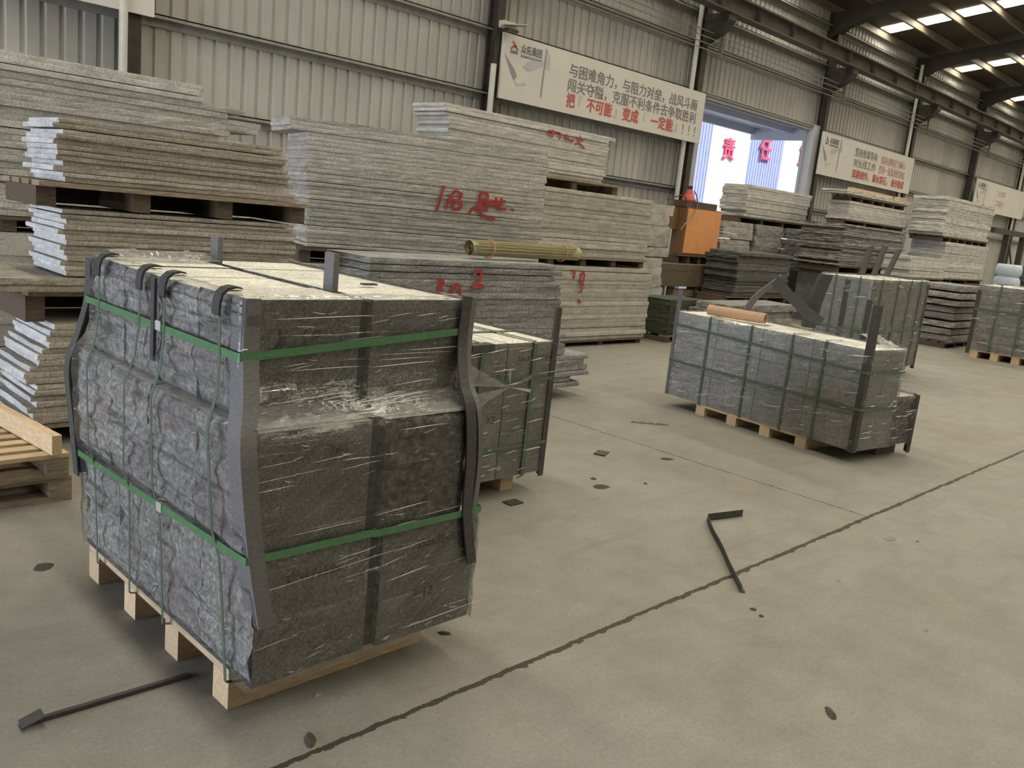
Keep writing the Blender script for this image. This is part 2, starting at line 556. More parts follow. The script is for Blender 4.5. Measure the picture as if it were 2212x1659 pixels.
def corrug(x0, x1, y, z0, z1, flip=1, hole=None):
    """profiled sheet between x0 and x1: pan, slope, rib, slope"""
    b = MB()
    per = 0.21
    xs = []
    k0 = math.floor(x0 / per)
    x = k0 * per
    while x < x1 + per:
        for dx, dy in ((0, 0), (0.13, 0), (0.15, 0.03), (0.19, 0.03)):
            xs.append((x + dx, dy))
        x += per
    xs = [(a, d) for a, d in xs if x0 <= a <= x1]
    xs = [(x0, xs[0][1])] + xs + [(x1, xs[-1][1])]
    for a, d in xs:
        b.v += [(a, y + d * flip, z0), (a, y + d * flip, z1)]
    if hole:
        for i, (a, d) in enumerate(xs):
            b.v.append((a, y + d * flip, hole[2]))
    m = len(xs)
    for i in range(m - 1):
        c = (xs[i][0] + xs[i + 1][0]) / 2
        if hole and hole[0] < c < hole[1]:
            b.f.append((2 * m + i, 2 * m + i + 1, 2 * i + 3, 2 * i + 1))
        else:
            b.f.append((2 * i, 2 * i + 2, 2 * i + 3, 2 * i + 1))
        b.mi.append(0)
    return b
def join(bs):
    r = MB()
    for b in bs:
        n = len(r.v)
        r.v += b.v
        r.f += [tuple(i + n for i in q) for q in b.f]
        r.mi += b.mi
    return r
OX0, OX1, OZ = 17.05, 22.1, 4.50
wb = corrug(XA, XB, YW, 0, EAVE, 1, (OX0, OX1, OZ))
struct(wb.build('wall_back', WALL))
struct(MB().box(XA, XB, YF - 0.2, YF, 0, EAVE).build('wall_front', WALL))
struct(join([MB().box(XA - 0.2, XA, YF, 1.7, 0, 10), MB().box(XA - 0.2, XA, 8.7, YW, 0, 10), MB().box(XA - 0.2, XA, 1.7, 8.7, 3.3, 10)]).build('wall_left', WALL))
struct(MB().box(XB, XB + 0.2, YF, YW, 0, 10).build('wall_right', WALL))
# roof: two slopes
rb = MB()
zr = roof_z(RIDGE)
for (ya, za, yb, zb) in ((YW + 0.5, roof_z(YW + 0.5), RIDGE, zr), (YF - 0.5, roof_z(YF - 0.5), RIDGE, zr)):
    n = len(rb.v)
    for t in (0.0, 0.08):
        rb.v += [(XA - .3, ya, za + t), (XB + .3, ya, za + t), (XB + .3, yb, zb + t), (XA - .3, yb, zb + t)]
    for q in ((0, 1, 2, 3), (4, 5, 6, 7), (0, 1, 5, 4), (2, 3, 7, 6), (1, 2, 6, 5), (3, 0, 4, 7)):
        rb.f.append(tuple(n + i for i in q))
        rb.mi.append(0)
struct(rb.build('ceiling', ROOF))
# purlins
PUR = []
y = 11.42
while y > YF + 0.5:
    PUR.append(y)
    y -= 0.97
for y in PUR:
    z = roof_z(y)
    b = MB().box(XA, XB, y - 0.012, y + 0.012, z - 0.2, z - 0.003).box(XA, XB, y - 0.06, y + 0.012, z - 0.206, z - 0.196)
    struct(b.build('purlin', PURLIN), 'steel purlin running the length of the hall under the roof', 'roof beam', 'roof purlins')
# skylight strips in the middle of every bay
BAYS = [4.45 + 6 * k for k in range(-2, 10)]
k = 0
for xc in BAYS[1:]:
    b = MB()
    x0, x1 = xc + 2.62, xc + 3.30
    for y0, y1 in zip(PUR, PUR[1:]):
        if y1 < SKY_END:
            break
        ya, yb = y0 - 0.07, y1 + 0.07
        n = len(b.v)
        b.v += [(x0, ya, roof_z(ya) - 0.012), (x1, ya, roof_z(ya) - 0.012), (x1, yb, roof_z(yb) - 0.012), (x0, yb, roof_z(yb) - 0.012)]
        if ya > RIDGE > yb:
            continue
        b.f.append((n, n + 1, n + 2, n + 3))
        b.mi.append(0)
    k += 1
    struct(b.build('window_%d' % k, PANE), 'bright translucent strip of skylight panes set into the dark roof', 'skylight', 'roof skylights')

# columns, rafters, brackets
def ibeam(b, x, yf, depth, wf, z0, z1, tf=0.02):
    b.box(x - wf / 2, x + wf / 2, yf, yf + tf, z0, z1)
    b.box(x - wf / 2, x + wf / 2, yf + depth - tf, yf + depth, z0, z1)
    b.box(x - tf / 2, x + tf / 2, yf + tf, yf + depth - tf, z0, z1)
    return b
for i, x in enumerate(BAYS):
    b = ibeam(MB(), x, 11.2, 0.22, 0.17, 0, 7.3)
    o = b.build('column', STEEL)
    lab = {0: 'beyond', 2: 'x'}
    struct(o, 'dark steel column standing against the profiled wall', 'column', 'steel wall columns')
    b = MB().box(x - 0.15, x + 0.15, 10.62, 11.2, 5.92, 6.05)
    n = len(b.v)
    for sx in (-0.14, 0.14):
        b.v += [(x + sx, 10.62, 5.92), (x + sx, 11.2, 5.92), (x + sx, 11.2, 5.5), (x + sx, 10.75, 5.74)]
    for q in ((0, 1, 2, 3), (7, 6, 5, 4), (2, 3, 7, 6), (3, 0, 4, 7)):
        b.f.append(tuple(n + i2 for i2 in q))
        b.mi.append(0)
    struct(b.build('crane_bracket', STEEL), 'dark steel bracket on a column carrying the crane beam', 'bracket', 'crane beam brackets')
    # haunched rafter
    b = MB()
    for side in (1, -1):
        ye = 11.5 if side > 0 else -11.5
        n = len(b.v)
        prof = [(ye, 0.72), (ye - side * 0.5, 0.42), (ye - side * 1.4, 0.26), (0, 0.26)]
        for sx in (-0.13, 0.13):
            for yy, dp in prof:
                b.v += [(x + sx, yy, roof_z(yy) - 0.21), (x + sx, yy, roof_z(yy) - 0.21 - dp)]
        for j in range(3):
            a = n + 2 * j
            c = a + 8
            b.f += [(a, a + 1, a + 3, a + 2), (c, c + 2, c + 3, c + 1), (a + 1, c + 1, c + 3, a + 3), (a, a + 2, c + 2, c)]
            b.mi += [0] * 4
        b.f.append((n, n + 8, n + 9, n + 1))
        b.mi.append(0)
    struct(b.build('roof_rafter', RAFTER), 'deep dark steel rafter rising from a wall column under the roof', 'rafter', 'roof rafters')
# crane runway beam with rail
b = MB().box(XA, XB, 10.56, 10.86, 6.37, 6.40).box(XA, XB, 10.58, 10.84, 6.05, 6.08).box(XA, XB, 10.695, 10.725, 6.08, 6.37).box(XA, XB, 10.68, 10.74, 6.40, 6.46)
xx = XA + 1
while xx < XB:
    b.box(xx - 0.006, xx + 0.006, 10.59, 10.70, 6.08, 6.37)
    xx += 1.5
struct(b.build('crane_runway_beam', plain('crane_beam_steel', (.085, .072, .058), 0.6, 0.1, 0.3, 4)), 'long brown crane runway beam carried on column brackets along the wall', 'crane beam')
# girts
SEG = [(XA, OX0 - .3), (OX1 + .3, XB)]
for z, segs in ((2.42, SEG), (3.47, SEG), (4.50, [(XA, XB)]), (5.47, [(XA, XB)]), (6.10, [(XA, XB)]), (7.06, [(XA, XB)])):
    for a, c in segs:
        b = MB().box(a, c, YW - 0.035, YW - 0.02, z - 0.07, z + 0.07).box(a, c, YW - 0.15, YW - 0.02, z + 0.055, z + 0.07).box(a, c, YW - 0.15, YW - 0.14, z + 0.02, z + 0.07)
        struct(b.build('girt', STEELG), 'horizontal steel girt fixed across the profiled wall sheets', 'wall rail', 'wall girts')
# drain pipes beside the columns
for x in (4.29, 16.2, 28.17, 40.2, 10.30):
    b = MB().tube([(x, 11.245 if x > 10.4 else 11.12, 0.0 if x > 10.4 else 2.2), (x, 11.245 if x > 10.4 else 11.12, 7.2 if x != 10.30 else 3.95)], 0.05, 12)
    struct(b.build('drain_pipe', PIPE, smooth=False), 'white drain pipe running down beside a steel column', 'pipe', 'drain pipes')
# conductor wires of the crane, on little bracket posts at the columns
for kz, z in enumerate((5.30, 5.42, 5.54, 5.66)):
    b = MB().tube([(10.4 if True else XA, 10.95, z), (XB, 10.95, z)], 0.011, 6)
    tag(b.build('conductor_wire', STEELG), ['lowest', 'second lowest', 'second highest', 'highest'][kz] + ' of the four crane conductor wires strung along the wall', 'wire', 'crane conductor wires')
for x in BAYS[3:]:
    b = MB().box(x + 0.22, x + 0.27, 10.93, 10.99, 5.22, 5.76).box(x + 0.1, x + 0.27, 10.97, 11.2, 5.46, 5.50)
    tag(b.build('wire_bracket', PURLIN), 'pale upright bracket holding the conductor wires beside a column', 'bracket', 'conductor wire brackets')

# the big opening: jambs, header, canopy outside
b = MB().box(OX0 - 0.35, OX0, YW - 0.06, YW + 0.1, 0, OZ + 0.1).box(OX1, OX1 + 0.3, YW - 0.2, YW + 0.1, 0, OZ + 0.1).box(OX0, OX1, YW - 0.1, YW + 0.1, OZ - 0.04, OZ + 0.1)
struct(b.build('trim_1', plain('opening_trim', (.50, .50, .51), 0.5, 0, 0.06, 3)))
b = MB().box(OX0 - 1, OX1 + 1.2, YW + 0.1, YW + 2.2, OZ + 0.12, OZ + 0.18).box(OX0 - 1, OX1 + 1.2, YW + 2.1, YW + 2.2, OZ - 0.06, OZ + 0.18)
b.box(OX0 - 1, OX1 + 1.2, YW + 0.9, YW + 1.02, OZ - 0.02, OZ + 0.12).box(OX1 + 0.9, OX1 + 1.0, YW + 0.1, YW + 2.2, OZ - 0.2, OZ + 0.1)
struct(b.build('canopy', plain('canopy_sheet', (.55, .56, .60), 0.5, 0, 0.05, 3)), 'pale sheet metal canopy outside the big wall opening', 'canopy')
# building across the yard with sign characters
FY = 20.0
fb = MB()
edges = [(20, 30.65, 1), (30.65, 33.6, 0), (33.6, 36.45, 1), (36.45, 40.2, 0), (40.2, 60, 1)]
wh, bl = [], []
for a, c, kk in edges:
    if kk:
        bl.append(corrug(a, c, FY, 0, 9.0))
    else:
        wh.append(MB().box(a, c, FY - 0.02, FY + 0.1, 0, 9.0))
fac = thing('facade', 'sunlit building across the yard with white and blue wall panels', 'building', (0, 0, 0))
fac['kind'] = 'structure'
for q in bl:
    q.build('blue_panel', FACBLUE, fac)
for q in wh:
    q.build('white_panel', BRIDGEWHITE, fac)
MB().box(20, 60, FY + 0.2, FY + 6, 0, 9.0).build('wall_body', FACBLUE, fac)
for ch, x, z, s, t in (('责', 31.52, 4.62, 0.92, 'red sign character on the first white panel beyond the opening'), ('任', 34.35, 4.92, 1.02, 'larger red sign character on the blue panel beyond the opening'),
                    ('重', 37.9, 5.05, 1.02, 'red sign character half hidden by the far jamb of the opening')):
    tag(wall_text('sign_character', ch, s, x, FY - 0.08, z, REDSIGN, None, 0.014, None, 0.03), t, 'sign', 'red sign characters')

# ------------------------------------------------------------------ banners
YB = 11.13
def swoosh(parent, x0, z0, s):
    """grey printed paper-plane artwork"""
    def poly(name, pts, m):
        b = MB()
        n = len(pts)
        b.v = [(x0 + px * s * 1.4, YB - 0.006 + 0.0005 * (m is ARTPALE), z0 + pz * s) for px, pz in pts]
        b.f = [tuple(range(n))]
        b.mi = [0]
        b.build(name, m, parent)
    poly('printed_blade', [(0.02, 0.60), (0.05, 0.56), (0.19, 0.40), (0.225, 0.33), (0.20, 0.26), (0.17, 0.29)], ARTGREY)
    poly('printed_fold', [(0.20, 0.26), (0.23, 0.19), (0.38, 0.235), (0.33, 0.275), (0.28, 0.22)], ARTPALE)
    poly('printed_shade', [(0.30, 0.47), (0.36, 0.55), (0.46, 0.60), (0.60, 0.62), (0.60, 0.55), (0.47, 0.47), (0.38, 0.43)], ARTPALE)
    poly('printed_mast', [(0.615, 0.80), (0.63, 0.80), (0.615, 0.13), (0.60, 0.11), (0.595, 0.16)], ARTGREY)
    poly('printed_sail', [(0.63, 0.80), (0.68, 0.72), (0.70, 0.60), (0.69, 0.52), (0.625, 0.52)], ARTPALE)
def banner(x0, x1, z0, z1, label, lines, logo=True, art=True):
    t = thing('banner', label, 'banner', (0, 0, 0), 0, 'slogan banners')
    MB().box(x0, x1, YB, YB + 0.04, z0, z1).build('board', BOARD, t)
    h = z1 - z0
    if art:
        swoosh(t, x0, z0 + 0.02, h * 1.15)
    if logo:
        def stack_logo(u, v, sc):
            b = MB()
            cx, cz = x0 + u, z0 + v
            for sg in (-1, 1):
                b.bar((cx + sg * 0.005 * sc, YB - 0.004, cz + 0.10 * sc), (cx + sg * 0.085 * sc, YB - 0.004, cz + 0.03 * sc), 0.035 * sc, 0.004, up=(0, 1, 0))
            b.bar((cx - 0.05 * sc, YB - 0.004, cz + 0.16 * sc), (cx + 0.03 * sc, YB - 0.004, cz + 0.08 * sc), 0.03 * sc, 0.004, up=(0, 1, 0))
            b.build('logo_mark', REDINK if x0 < 20 else INK, t)
            MB().box(cx - 0.085 * sc, cx + 0.085 * sc, YB - 0.004, YB, cz - 0.035 * sc, cz + 0.015 * sc).build('logo_bar', INK, t)
        stack_logo(0.27, h - 0.26, 1.0)
        wall_text('company_name', '众拓集团', 0.155, x0 + 0.43, YB - 0.004, z1 - 0.235, INK, t, 0.003, 0.52)
        wall_text('company_subtitle', 'ZHONGTUO GROUP', 0.062, x0 + 0.43, YB - 0.004, z1 - 0.315, INK, t, 0.0, 0.52)
    for body, m, size, u, v, off, wdt in lines:
        wall_text('lettering', body, size, x0 + u, YB - 0.004, z0 + v, m, t, off, wdt)
    return t
# widths below are measured on the banner itself
banner(10.48, 16.62, 3.44, 4.49, 'white slogan banner with three lines of grey and red characters above the pale slabs', [
    ('与困难角力，与阻力对垒，战风斗雨', INK, 0.247, 1.700, 0.665, 0.002, 4.160),
    ('闯关夺隘，克服不利条件去争取胜利', INK, 0.247, 1.700, 0.405, 0.002, 4.160),
    ('把', REDINK, 0.263, 1.700, 0.135, 0.007, 0.238), ('『', PALEINK, 0.263, 2.035, 0.135, 0.0, 0.097), ('不可能', REDINK, 0.263, 2.273, 0.135, 0.007, 0.756),
    ('』', PALEINK, 0.263, 3.083, 0.135, 0.0, 0.097), ('变成', REDINK, 0.263, 3.364, 0.135, 0.007, 0.508), ('『', PALEINK, 0.263, 4.034, 0.135, 0.0, 0.097), ('一定能', REDINK, 0.263, 4.293, 0.135, 0.007, 0.778),
    ('』', PALEINK, 0.263, 5.114, 0.135, 0.0, 0.097), ('！', INK, 0.263, 5.428, 0.125, 0.0, 0.032), ('！', INK, 0.263, 5.655, 0.125, 0.0, 0.032), ('！', INK, 0.263, 5.871, 0.125, 0.0, 0.032)])
banner(22.28, 28.6, 3.37, 4.46, 'white slogan banner with grey and faded red characters beside the big opening', [
    ('坚持效果导向', INK, 0.25, 2.05, 0.72, 0.002, 1.5), ('保持战略定力耐心', FAINTRED, 0.25, 3.85, 0.70, 0.002, 1.85),
    ('对长线工作', INK, 0.25, 2.05, 0.43, 0.002, 1.5), ('坚持一张蓝图绘到底', FAINTRED, 0.25, 3.80, 0.42, 0.002, 1.95),
    ('深耕细作，', REDINK, 0.25, 2.05, 0.13, 0.006, 1.15), ('滴水穿石，', REDINK, 0.25, 3.45, 0.13, 0.006, 1.1), ('善作善成', REDINK, 0.25, 4.85, 0.13, 0.006, 0.95)])
banner(34.7, 40.9, 3.37, 4.46, 'faded white slogan banner with hardly legible characters behind the tall grey stack', [
    ('二十四节', FAINTRED, 0.25, 2.3, 0.66, 0.0, 1.2), ('二月春分', FAINTRED, 0.25, 2.3, 0.30, 0.0, 1.2)])
banner(-1.4, 4.66, 3.45, 4.5, 'blank white corner of a banner above the stack of thick pale slabs', [], False, False)
# flood lamp on the first column
t = thing('flood_lamp', 'small pale flood lamp above the corner of the nearest lettered banner', 'lamp', (10.45, 11.02, 4.55))
MB().box(-0.12, 0.16, -0.02, 0.10, -0.02, 0.09).build('housing', LAMPGREY, t)
MB().box(-0.10, 0.14, -0.12, -0.02, -0.075, -0.035).build('lamp_glass', LAMPBLK, t)
b = MB().bar((-0.16, -0.02, 0.0), (0.24, -0.18, 0.06), 0.22, 0.012)
b.build('reflector_hood', LAMPGREY, t)

# ------------------------------------------------------------------ slab stacks
def slab_mesh(L, W, t, rough, mats):
    """one slab centred on its base: uneven outline, slightly different above and below"""
    b = MB()
    step = max(0.05, L / 40)
    pts = []
    def edge(p, q, n):
        for i in range(n):
            f = i / n
            pts.append((p[0] + (q[0] - p[0]) * f, p[1] + (q[1] - p[1]) * f))
    nx, ny = max(4, int(L / step)), max(4, int(W / 0.07))
    c = [(-L / 2, -W / 2), (L / 2, -W / 2), (L / 2, W / 2), (-L / 2, W / 2)]
    for i, n in zip(range(4), (nx, ny, nx, ny)):
        edge(c[i], c[(i + 1) % 4], n)
    sd = random.uniform(0, 99)
    rings = []
    for zz, seed in ((0.0, 0), (t * 0.3, 1.7), (t * 0.7, 2.1), (t, 4.4)):
        ring = []
        for x, y in pts:
            nz = noise.noise(Vector((x * 6 + sd, y * 6 + sd, seed * 0.3))) * 0.6 + noise.noise(Vector((x * 25 + sd, y * 25, seed * 3))) * 0.4
            d = 1.0 - rough * (0.5 + nz) * 1.0
            k = Vector((x, y))
            off = Vector((0, 0))
            if abs(abs(x) - L / 2) < 1e-6:
                off.x = -math.copysign(rough * (0.7 + nz) * 1.8, x)
            if abs(abs(y) - W / 2) < 1e-6:
                off.y = -math.copysign(rough * (0.5 + nz), y)
            ch = 0.002 if zz in (0.0, t) else 0.0
            off.x -= math.copysign(ch, x) if abs(abs(x) - L / 2) < 1e-6 else 0
            off.y -= math.copysign(ch, y) if abs(abs(y) - W / 2) < 1e-6 else 0
            ring.append((x + off.x, y + off.y, zz))
        rings.append(len(b.v))
        b.v += ring
    n = len(pts)
    for a, c2 in zip(rings, rings[1:]):
        for i in range(n):
            b.f.append((a + i, a + (i + 1) % n, c2 + (i + 1) % n, c2 + i))
            b.mi.append(1 if isinstance(mats, list) and (nx <= i < nx + ny or i >= 2 * nx + ny) else 0)
    b.f.append(tuple(rings[0] + i for i in reversed(range(n))))
    b.f.append(tuple(rings[-1] + i for i in range(n)))
    b.mi += [0, 0]
    return b.mesh('slab', mats)
NSLAB = 0
ENDS = stone('pale_slab_end', (.60, .60, .605), (.46, .46, .46), (.70, .70, .70), 200, 0.15)  # paler, cooler stone colour on the short ends of the slabs
def stack(X0, X1, Y0, Y1, z0, z1, n, m, phrase, group, rough=0.006, jx=0.02, jy=0.012, rz=0.0, drift=None, cat='stone slab', name='granite_slab', gap=None):
    """n slabs lying on one another; drift(f) -> (dx0, dx1) shifts the two ends at height fraction f"""
    global NSLAB
    L, W, pitch = X1 - X0, Y1 - Y0, (z1 - z0) / n
    gaps = (0.001, 0.0015, 0.003, max(0.006, pitch * 0.14)) if gap is None else (gap, gap * 0.6, gap * 1.3, gap)
    var = [slab_mesh(L, W, pitch - g_, rough, m) for g_ in gaps]
    proto = [bpy.data.objects.new(name, v) for v in var]
    first = [True] * 4
    cx, cy = (X0 + X1) / 2, (Y0 + Y1) / 2
    out = []
    for i in range(n):
        kv = random.choice((0, 0, 1, 1, 2, 3))
        o = proto[kv] if first[kv] else proto[kv].copy()
        first[kv] = False
        COL.objects.link(o)
        dx, dy = random.uniform(-jx, jx), random.uniform(-jy, jy)
        sx = 1.0
        if drift:
            a, c = drift((i + 0.5) / n)
            dx += (a + c) / 2
            sx = (L + c - a) / L
        o.location = (cx + dx * math.cos(rz) - dy * math.sin(rz), cy + dx * math.sin(rz) + dy * math.cos(rz), z0 + i * pitch)
        o.rotation_euler = (0, 0, rz + (PI if random.random() < 0.5 else 0) + random.uniform(-0.004, 0.004))
        o.scale = (sx * random.uniform(0.995, 1.005), 1, 1)
        top = n - 1 - i
        if n == 1:
            lab = 'single ' + phrase
        elif top == 0:
            lab = 'topmost slab of ' + phrase
        elif i == 0:
            lab = 'lowest slab of ' + phrase
        else:
            lab = ORD[top] + ' slab down in ' + phrase
        tag(o, lab, cat, group)
        out.append(o)
        NSLAB += 1
    return out
def pallet(X0, X1, Y0, Y1, z0, z1, label, m=OLDWOOD, rz=0.0, nb=5, ns=4, group='pallets under the stone stacks', parent=None, bottom=False, mats2=None, inset=0.05):
    """deck boards along x over ns cross bearers; front shows the bearer ends"""
    cx, cy = (X0 + X1) / 2, (Y0 + Y1) / 2
    L, W, H = X1 - X0, Y1 - Y0, z1 - z0
    t = thing('wooden_pallet', label, 'pallet', (cx, cy, z0), rz, group) if parent is None else parent
    td = min(0.028, H * 0.24)
    bw = W / nb * 0.78
    for i in range(nb):
        yc = -W / 2 + bw / 2 + (W - bw) * i / (nb - 1)
        MB().box(-L / 2, L / 2, yc - bw / 2, yc + bw / 2, H - td, H - 0.001).build('deck_board', m, t)
    for i in range(ns):
        xc = -L / 2 + 0.05 + (L - 0.1) * i / (ns - 1)
        MB().box(xc - 0.05, xc + 0.05, -W / 2 + inset, W / 2 - inset, 0.001 + (td if bottom else 0), H - td - 0.001).build('bearer', mats2 or DARKWOOD, t)  # bearers coloured dark for the shade inside the pallet gap
    if parent is None:
        MB().box(-L / 2 + 0.02, L / 2 - 0.02, W / 2 - inset + 0.002, W / 2 - inset + 0.03, 0.001, H - td - 0.002).build('gap_backing', DARKWOOD, t)  # dark board added across the back so the gap looks dark
    if bottom:
        for yc in (-W / 2 + bw / 2, W / 2 - bw / 2):
            MB().box(-L / 2, L / 2, yc - bw / 2, yc + bw / 2, 0.0, td).build('bottom_board', m, t)
    return t

# --- far stack behind, at the near end of the wall
stack(1.2, 3.85, 7.6, 8.25, 0.14, 1.04, 5, GREY, 'the lower half under the blank banner', 'slabs low in the long grey stack', 0.01)
pallet(1.2, 3.85, 7.6, 8.25, 1.045, 1.165, 'dark pallet halfway up the long grey stack under the blank banner', DARKWOOD)
stack(1.2, 3.85, 7.6, 8.25, 1.17, 2.25, 21, GREY, 'the long grey stack under the blank banner', 'slabs in the long grey stack', 0.012, 0.09, 0.02, drift=lambda f: (0, (0.42 if 0.80 < f < 0.90 else 0.05 + 0.12 * max(0, f - 0.8) * 5 * random.random())))
stack(0.9, 3.60, 7.6, 8.2, 2.252, 2.40, 3, PALE, 'three thick pale slabs on the long grey stack', 'thick pale slabs on the grey stack', 0.004, 0.04)
pallet(1.2, 3.85, 7.6, 8.25, 0.0, 0.135, 'pallet on the floor under the long grey stack', DARKWOOD)
# --- stack with bright ends
lean = lambda f: (-0.05 + 0.04 * f, 0.0)
stack(1.58, 3.12, 5.2, 5.83, 0.14, 0.715, 17, [TAN, ENDS], 'the bottom tier of the tan stack', 'slabs in the bottom tier of the tan stack', 0.007, 0.03, 0.01, drift=lambda f: (-0.10 + 0.12 * f + 0.03 * math.sin(f * 9), 0))
pallet(1.5, 3.12, 5.22, 5.85, 0.0, 0.135, 'pallet on the floor under the tan stack with bright ends', OLDWOOD)
pallet(1.52, 3.15, 5.22, 5.85, 0.72, 0.90, 'brown pallet under the wide slabs of the tan stack', OLDWOOD, nb=4)
stack(1.15, 3.12, 5.15, 5.95, 0.905, 0.985, 2, [TAN, ENDS], 'two wide slabs jutting from the tan stack with bright ends', 'wide jutting slabs of the tan stack', 0.008, 0.02)
stack(1.665, 3.15, 5.2, 5.76, 0.99, 1.365, 13, [TAN, ENDS], 'the middle tier of the tan stack', 'slabs in the middle tier of the tan stack', 0.006, 0.022, 0.012, drift=lambda f: (0.02 if f > .15 else 0.05, 0))
pallet(1.56, 3.22, 5.16, 5.80, 1.368, 1.505, 'pale pallet high in the tan stack with bright ends', OLDWOOD, nb=4)
stack(1.665, 3.12, 5.2, 5.74, 1.508, 1.85, 12, [TAN, ENDS], 'the upper tier of the tan stack', 'slabs in the upper tier of the tan stack', 0.006, 0.03, 0.02, drift=lambda f: (0.0, -0.10 * f * f))
# --- big stack with the painted number
RZ3 = R(-15)
stack(3.95, 6.28, 6.05, 6.65, 0.13, 1.0, 4, GREY, 'the lower half under the red painted number', 'slabs under the painted stack', 0.01, rz=RZ3)
pallet(3.95, 6.28, 6.05, 6.65, 0.0, 0.125, 'pallet on the floor under the stack with the red painted number', DARKWOOD, rz=RZ3)
pallet(3.95, 6.28, 6.05, 6.65, 1.005, 1.135, 'dark pallet under the slabs with the red painted number', DARKWOOD, rz=RZ3)
s3 = stack(3.95, 6.28, 6.05, 6.65, 1.14, 2.17, 29, GREY, 'the big stack with the red painted number', 'slabs with the red painted number', 0.008, 0.012, 0.006, rz=RZ3, drift=lambda f: (-0.14 if f > 0.9 else (0.04 if f < 0.5 else 0), 0))
# --- pale stack behind it
pallet(7.2, 9.75, 7.0, 7.6, 0.0, 0.075, 'low pallet on the floor under the tall pale stack', DARKWOOD, bottom=False)
stack(7.2, 9.78, 7.0, 7.6, 0.08, 1.015, 17, GREY, 'the bottom tier of the tall pale stack', 'slabs in the bottom tier of the pale stack', 0.005, 0.02)
pallet(7.1, 9.60, 7.0, 7.6, 1.02, 1.13, 'pallet between the two lower tiers of the tall pale stack', OLDWOOD, nb=4, ns=5)
stack(6.9, 9.60, 7.0, 7.6, 1.133, 1.92, 15, GREY, 'the middle tier of the tall pale stack', 'slabs in the middle tier of the pale stack', 0.006, 0.03)
pallet(6.6, 9.1, 7.2, 7.8, 1.923, 2.055, 'pallet under the top tier of the tall pale stack', OLDWOOD, nb=4)
stack(6.24, 8.85, 7.3, 7.85, 2.06, 2.64, 14, PALE, 'the pale top tier with red scrawls', 'slabs in the pale top tier', 0.006, 0.03, 0.012, drift=lambda f: (-0.12 * f * f, 0.22 if f > 0.93 else 0.05 * f))
# --- ragged stack beyond it
stack(9.4, 11.66, 8.1, 8.7, 0.0, 1.93, 12, GREY, 'the ragged stack beside the orange cabinet', 'slabs in the ragged stack', 0.02, 0.10)
# --- blue grey stack with the red 2
pallet(3.6, 5.6, 4.95, 5.5, 0.0, 0.10, 'low pallet under the blue grey stack with the red 2', DARKWOOD, bottom=False)
def d5(f):
    return (0.0, 0.02 + 0.30 * (1 - f) + (0.32 if 0.10 < f < 0.26 else 0) + (0.12 if f < 0.1 else 0) + random.uniform(-0.05, 0.06))
s5 = stack(3.57, 5.52, 4.95, 5.5, 0.105, 1.195, 22, BLUE, 'the blue grey stack with the red 2', 'slabs in the blue grey stack', 0.012, 0.02, 0.008, drift=d5)
# --- stacks along the wall past the orange cabinet
G1 = 'slabs below the pale stack by the opening'
for a, c, nm in ((14.6, 15.75, 'nearest the orange cabinet'), (15.85, 17.0, 'between its two neighbours'), (17.1, 18.75, 'nearest the dark ragged stack')):
    o = MB().box(a, c, 9.0, 9.6, 0, 0.95).build('stone_block', DARK)
    tag(o, 'dark stone base under the short slab pile ' + nm, 'stone block', 'bases of the short slab piles')
    stack(a, c, 9.0, 9.6, 0.952, 1.83, 8, ROUGH if a > 15.8 else GREY, 'the short slab pile ' + nm, G1, 0.02, 0.04)
pallet(15.2, 17.9, 9.0, 9.55, 1.835, 1.945, 'dark pallet under the pale stack in front of the opening', DARKWOOD, nb=4)
stack(15.3, 17.85, 9.0, 9.58, 1.95, 2.56, 10, PALE, 'the pale stack in front of the bright opening', 'slabs in front of the opening', 0.008, 0.04, drift=lambda f: (0, 0.12 * f))
pallet(13.2, 15.3, 7.8, 8.45, 0.0, 0.12, 'pallet on the floor under the black slab stack', DARKWOOD)
stack(13.2, 15.3, 7.8, 8.45, 0.122, 0.42, 4, DARK, 'the low tier of the black slab stack', 'low black slabs', 0.015, 0.08)
pallet(13.1, 15.3, 7.8, 8.45, 0.425, 0.545, 'dark pallet inside the black slab stack', DARKWOOD)
stack(13.3, 15.2, 7.8, 8.45, 0.55, 1.31, 12, DARK, 'the black slab stack by the cabinet', 'black slabs', 0.015, 0.06, 0.03)
stack(10.6, 12.6, 6.3, 6.9, 0.0, 0.62, 6, ROUGH, 'the low rough pile behind the long bale', 'slabs in the low rough pile', 0.03, 0.12, 0.03)
# dark ragged stack with boards on top
o = MB().box(16.9, 19.9, 7.6, 8.5, 0, 1.05).build('stone_block', DARK)
tag(o, 'dark stone base under the ragged stack with boards on top', 'stone block')
pallet(16.8, 19.9, 7.6, 8.5, 1.055, 1.19, 'dark pallet under the ragged slabs with boards on top', DARKWOOD)
stack(16.75, 19.9, 7.6, 8.55, 1.195, 2.01, 18, ROUGH, 'the dark ragged stack under the pale slabs', 'slabs in the dark ragged stack', 0.028, 0.10, 0.03)
pallet(17.6, 20.75, 8.0, 8.45, 2.013, 2.12, 'thin dark pallet under the thick pale slabs by the second banner', DARKWOOD, nb=3)
stack(17.6, 20.8, 8.0, 8.45, 2.125, 2.50, 6, PALE, 'the thick pale slabs by the second banner', 'thick pale slabs by the banner', 0.01, 0.06)
pallet(17.7, 20.6, 8.0, 8.45, 2.503, 2.62, 'pale pallet near the top by the second lettered banner', OLDWOOD, nb=3, ns=6)
stack(17.3, 20.8, 7.95, 8.5, 2.623, 2.70, 2, PALE, 'the two slabs lying under the loose boards', 'slabs under the loose boards', 0.02, 0.05)
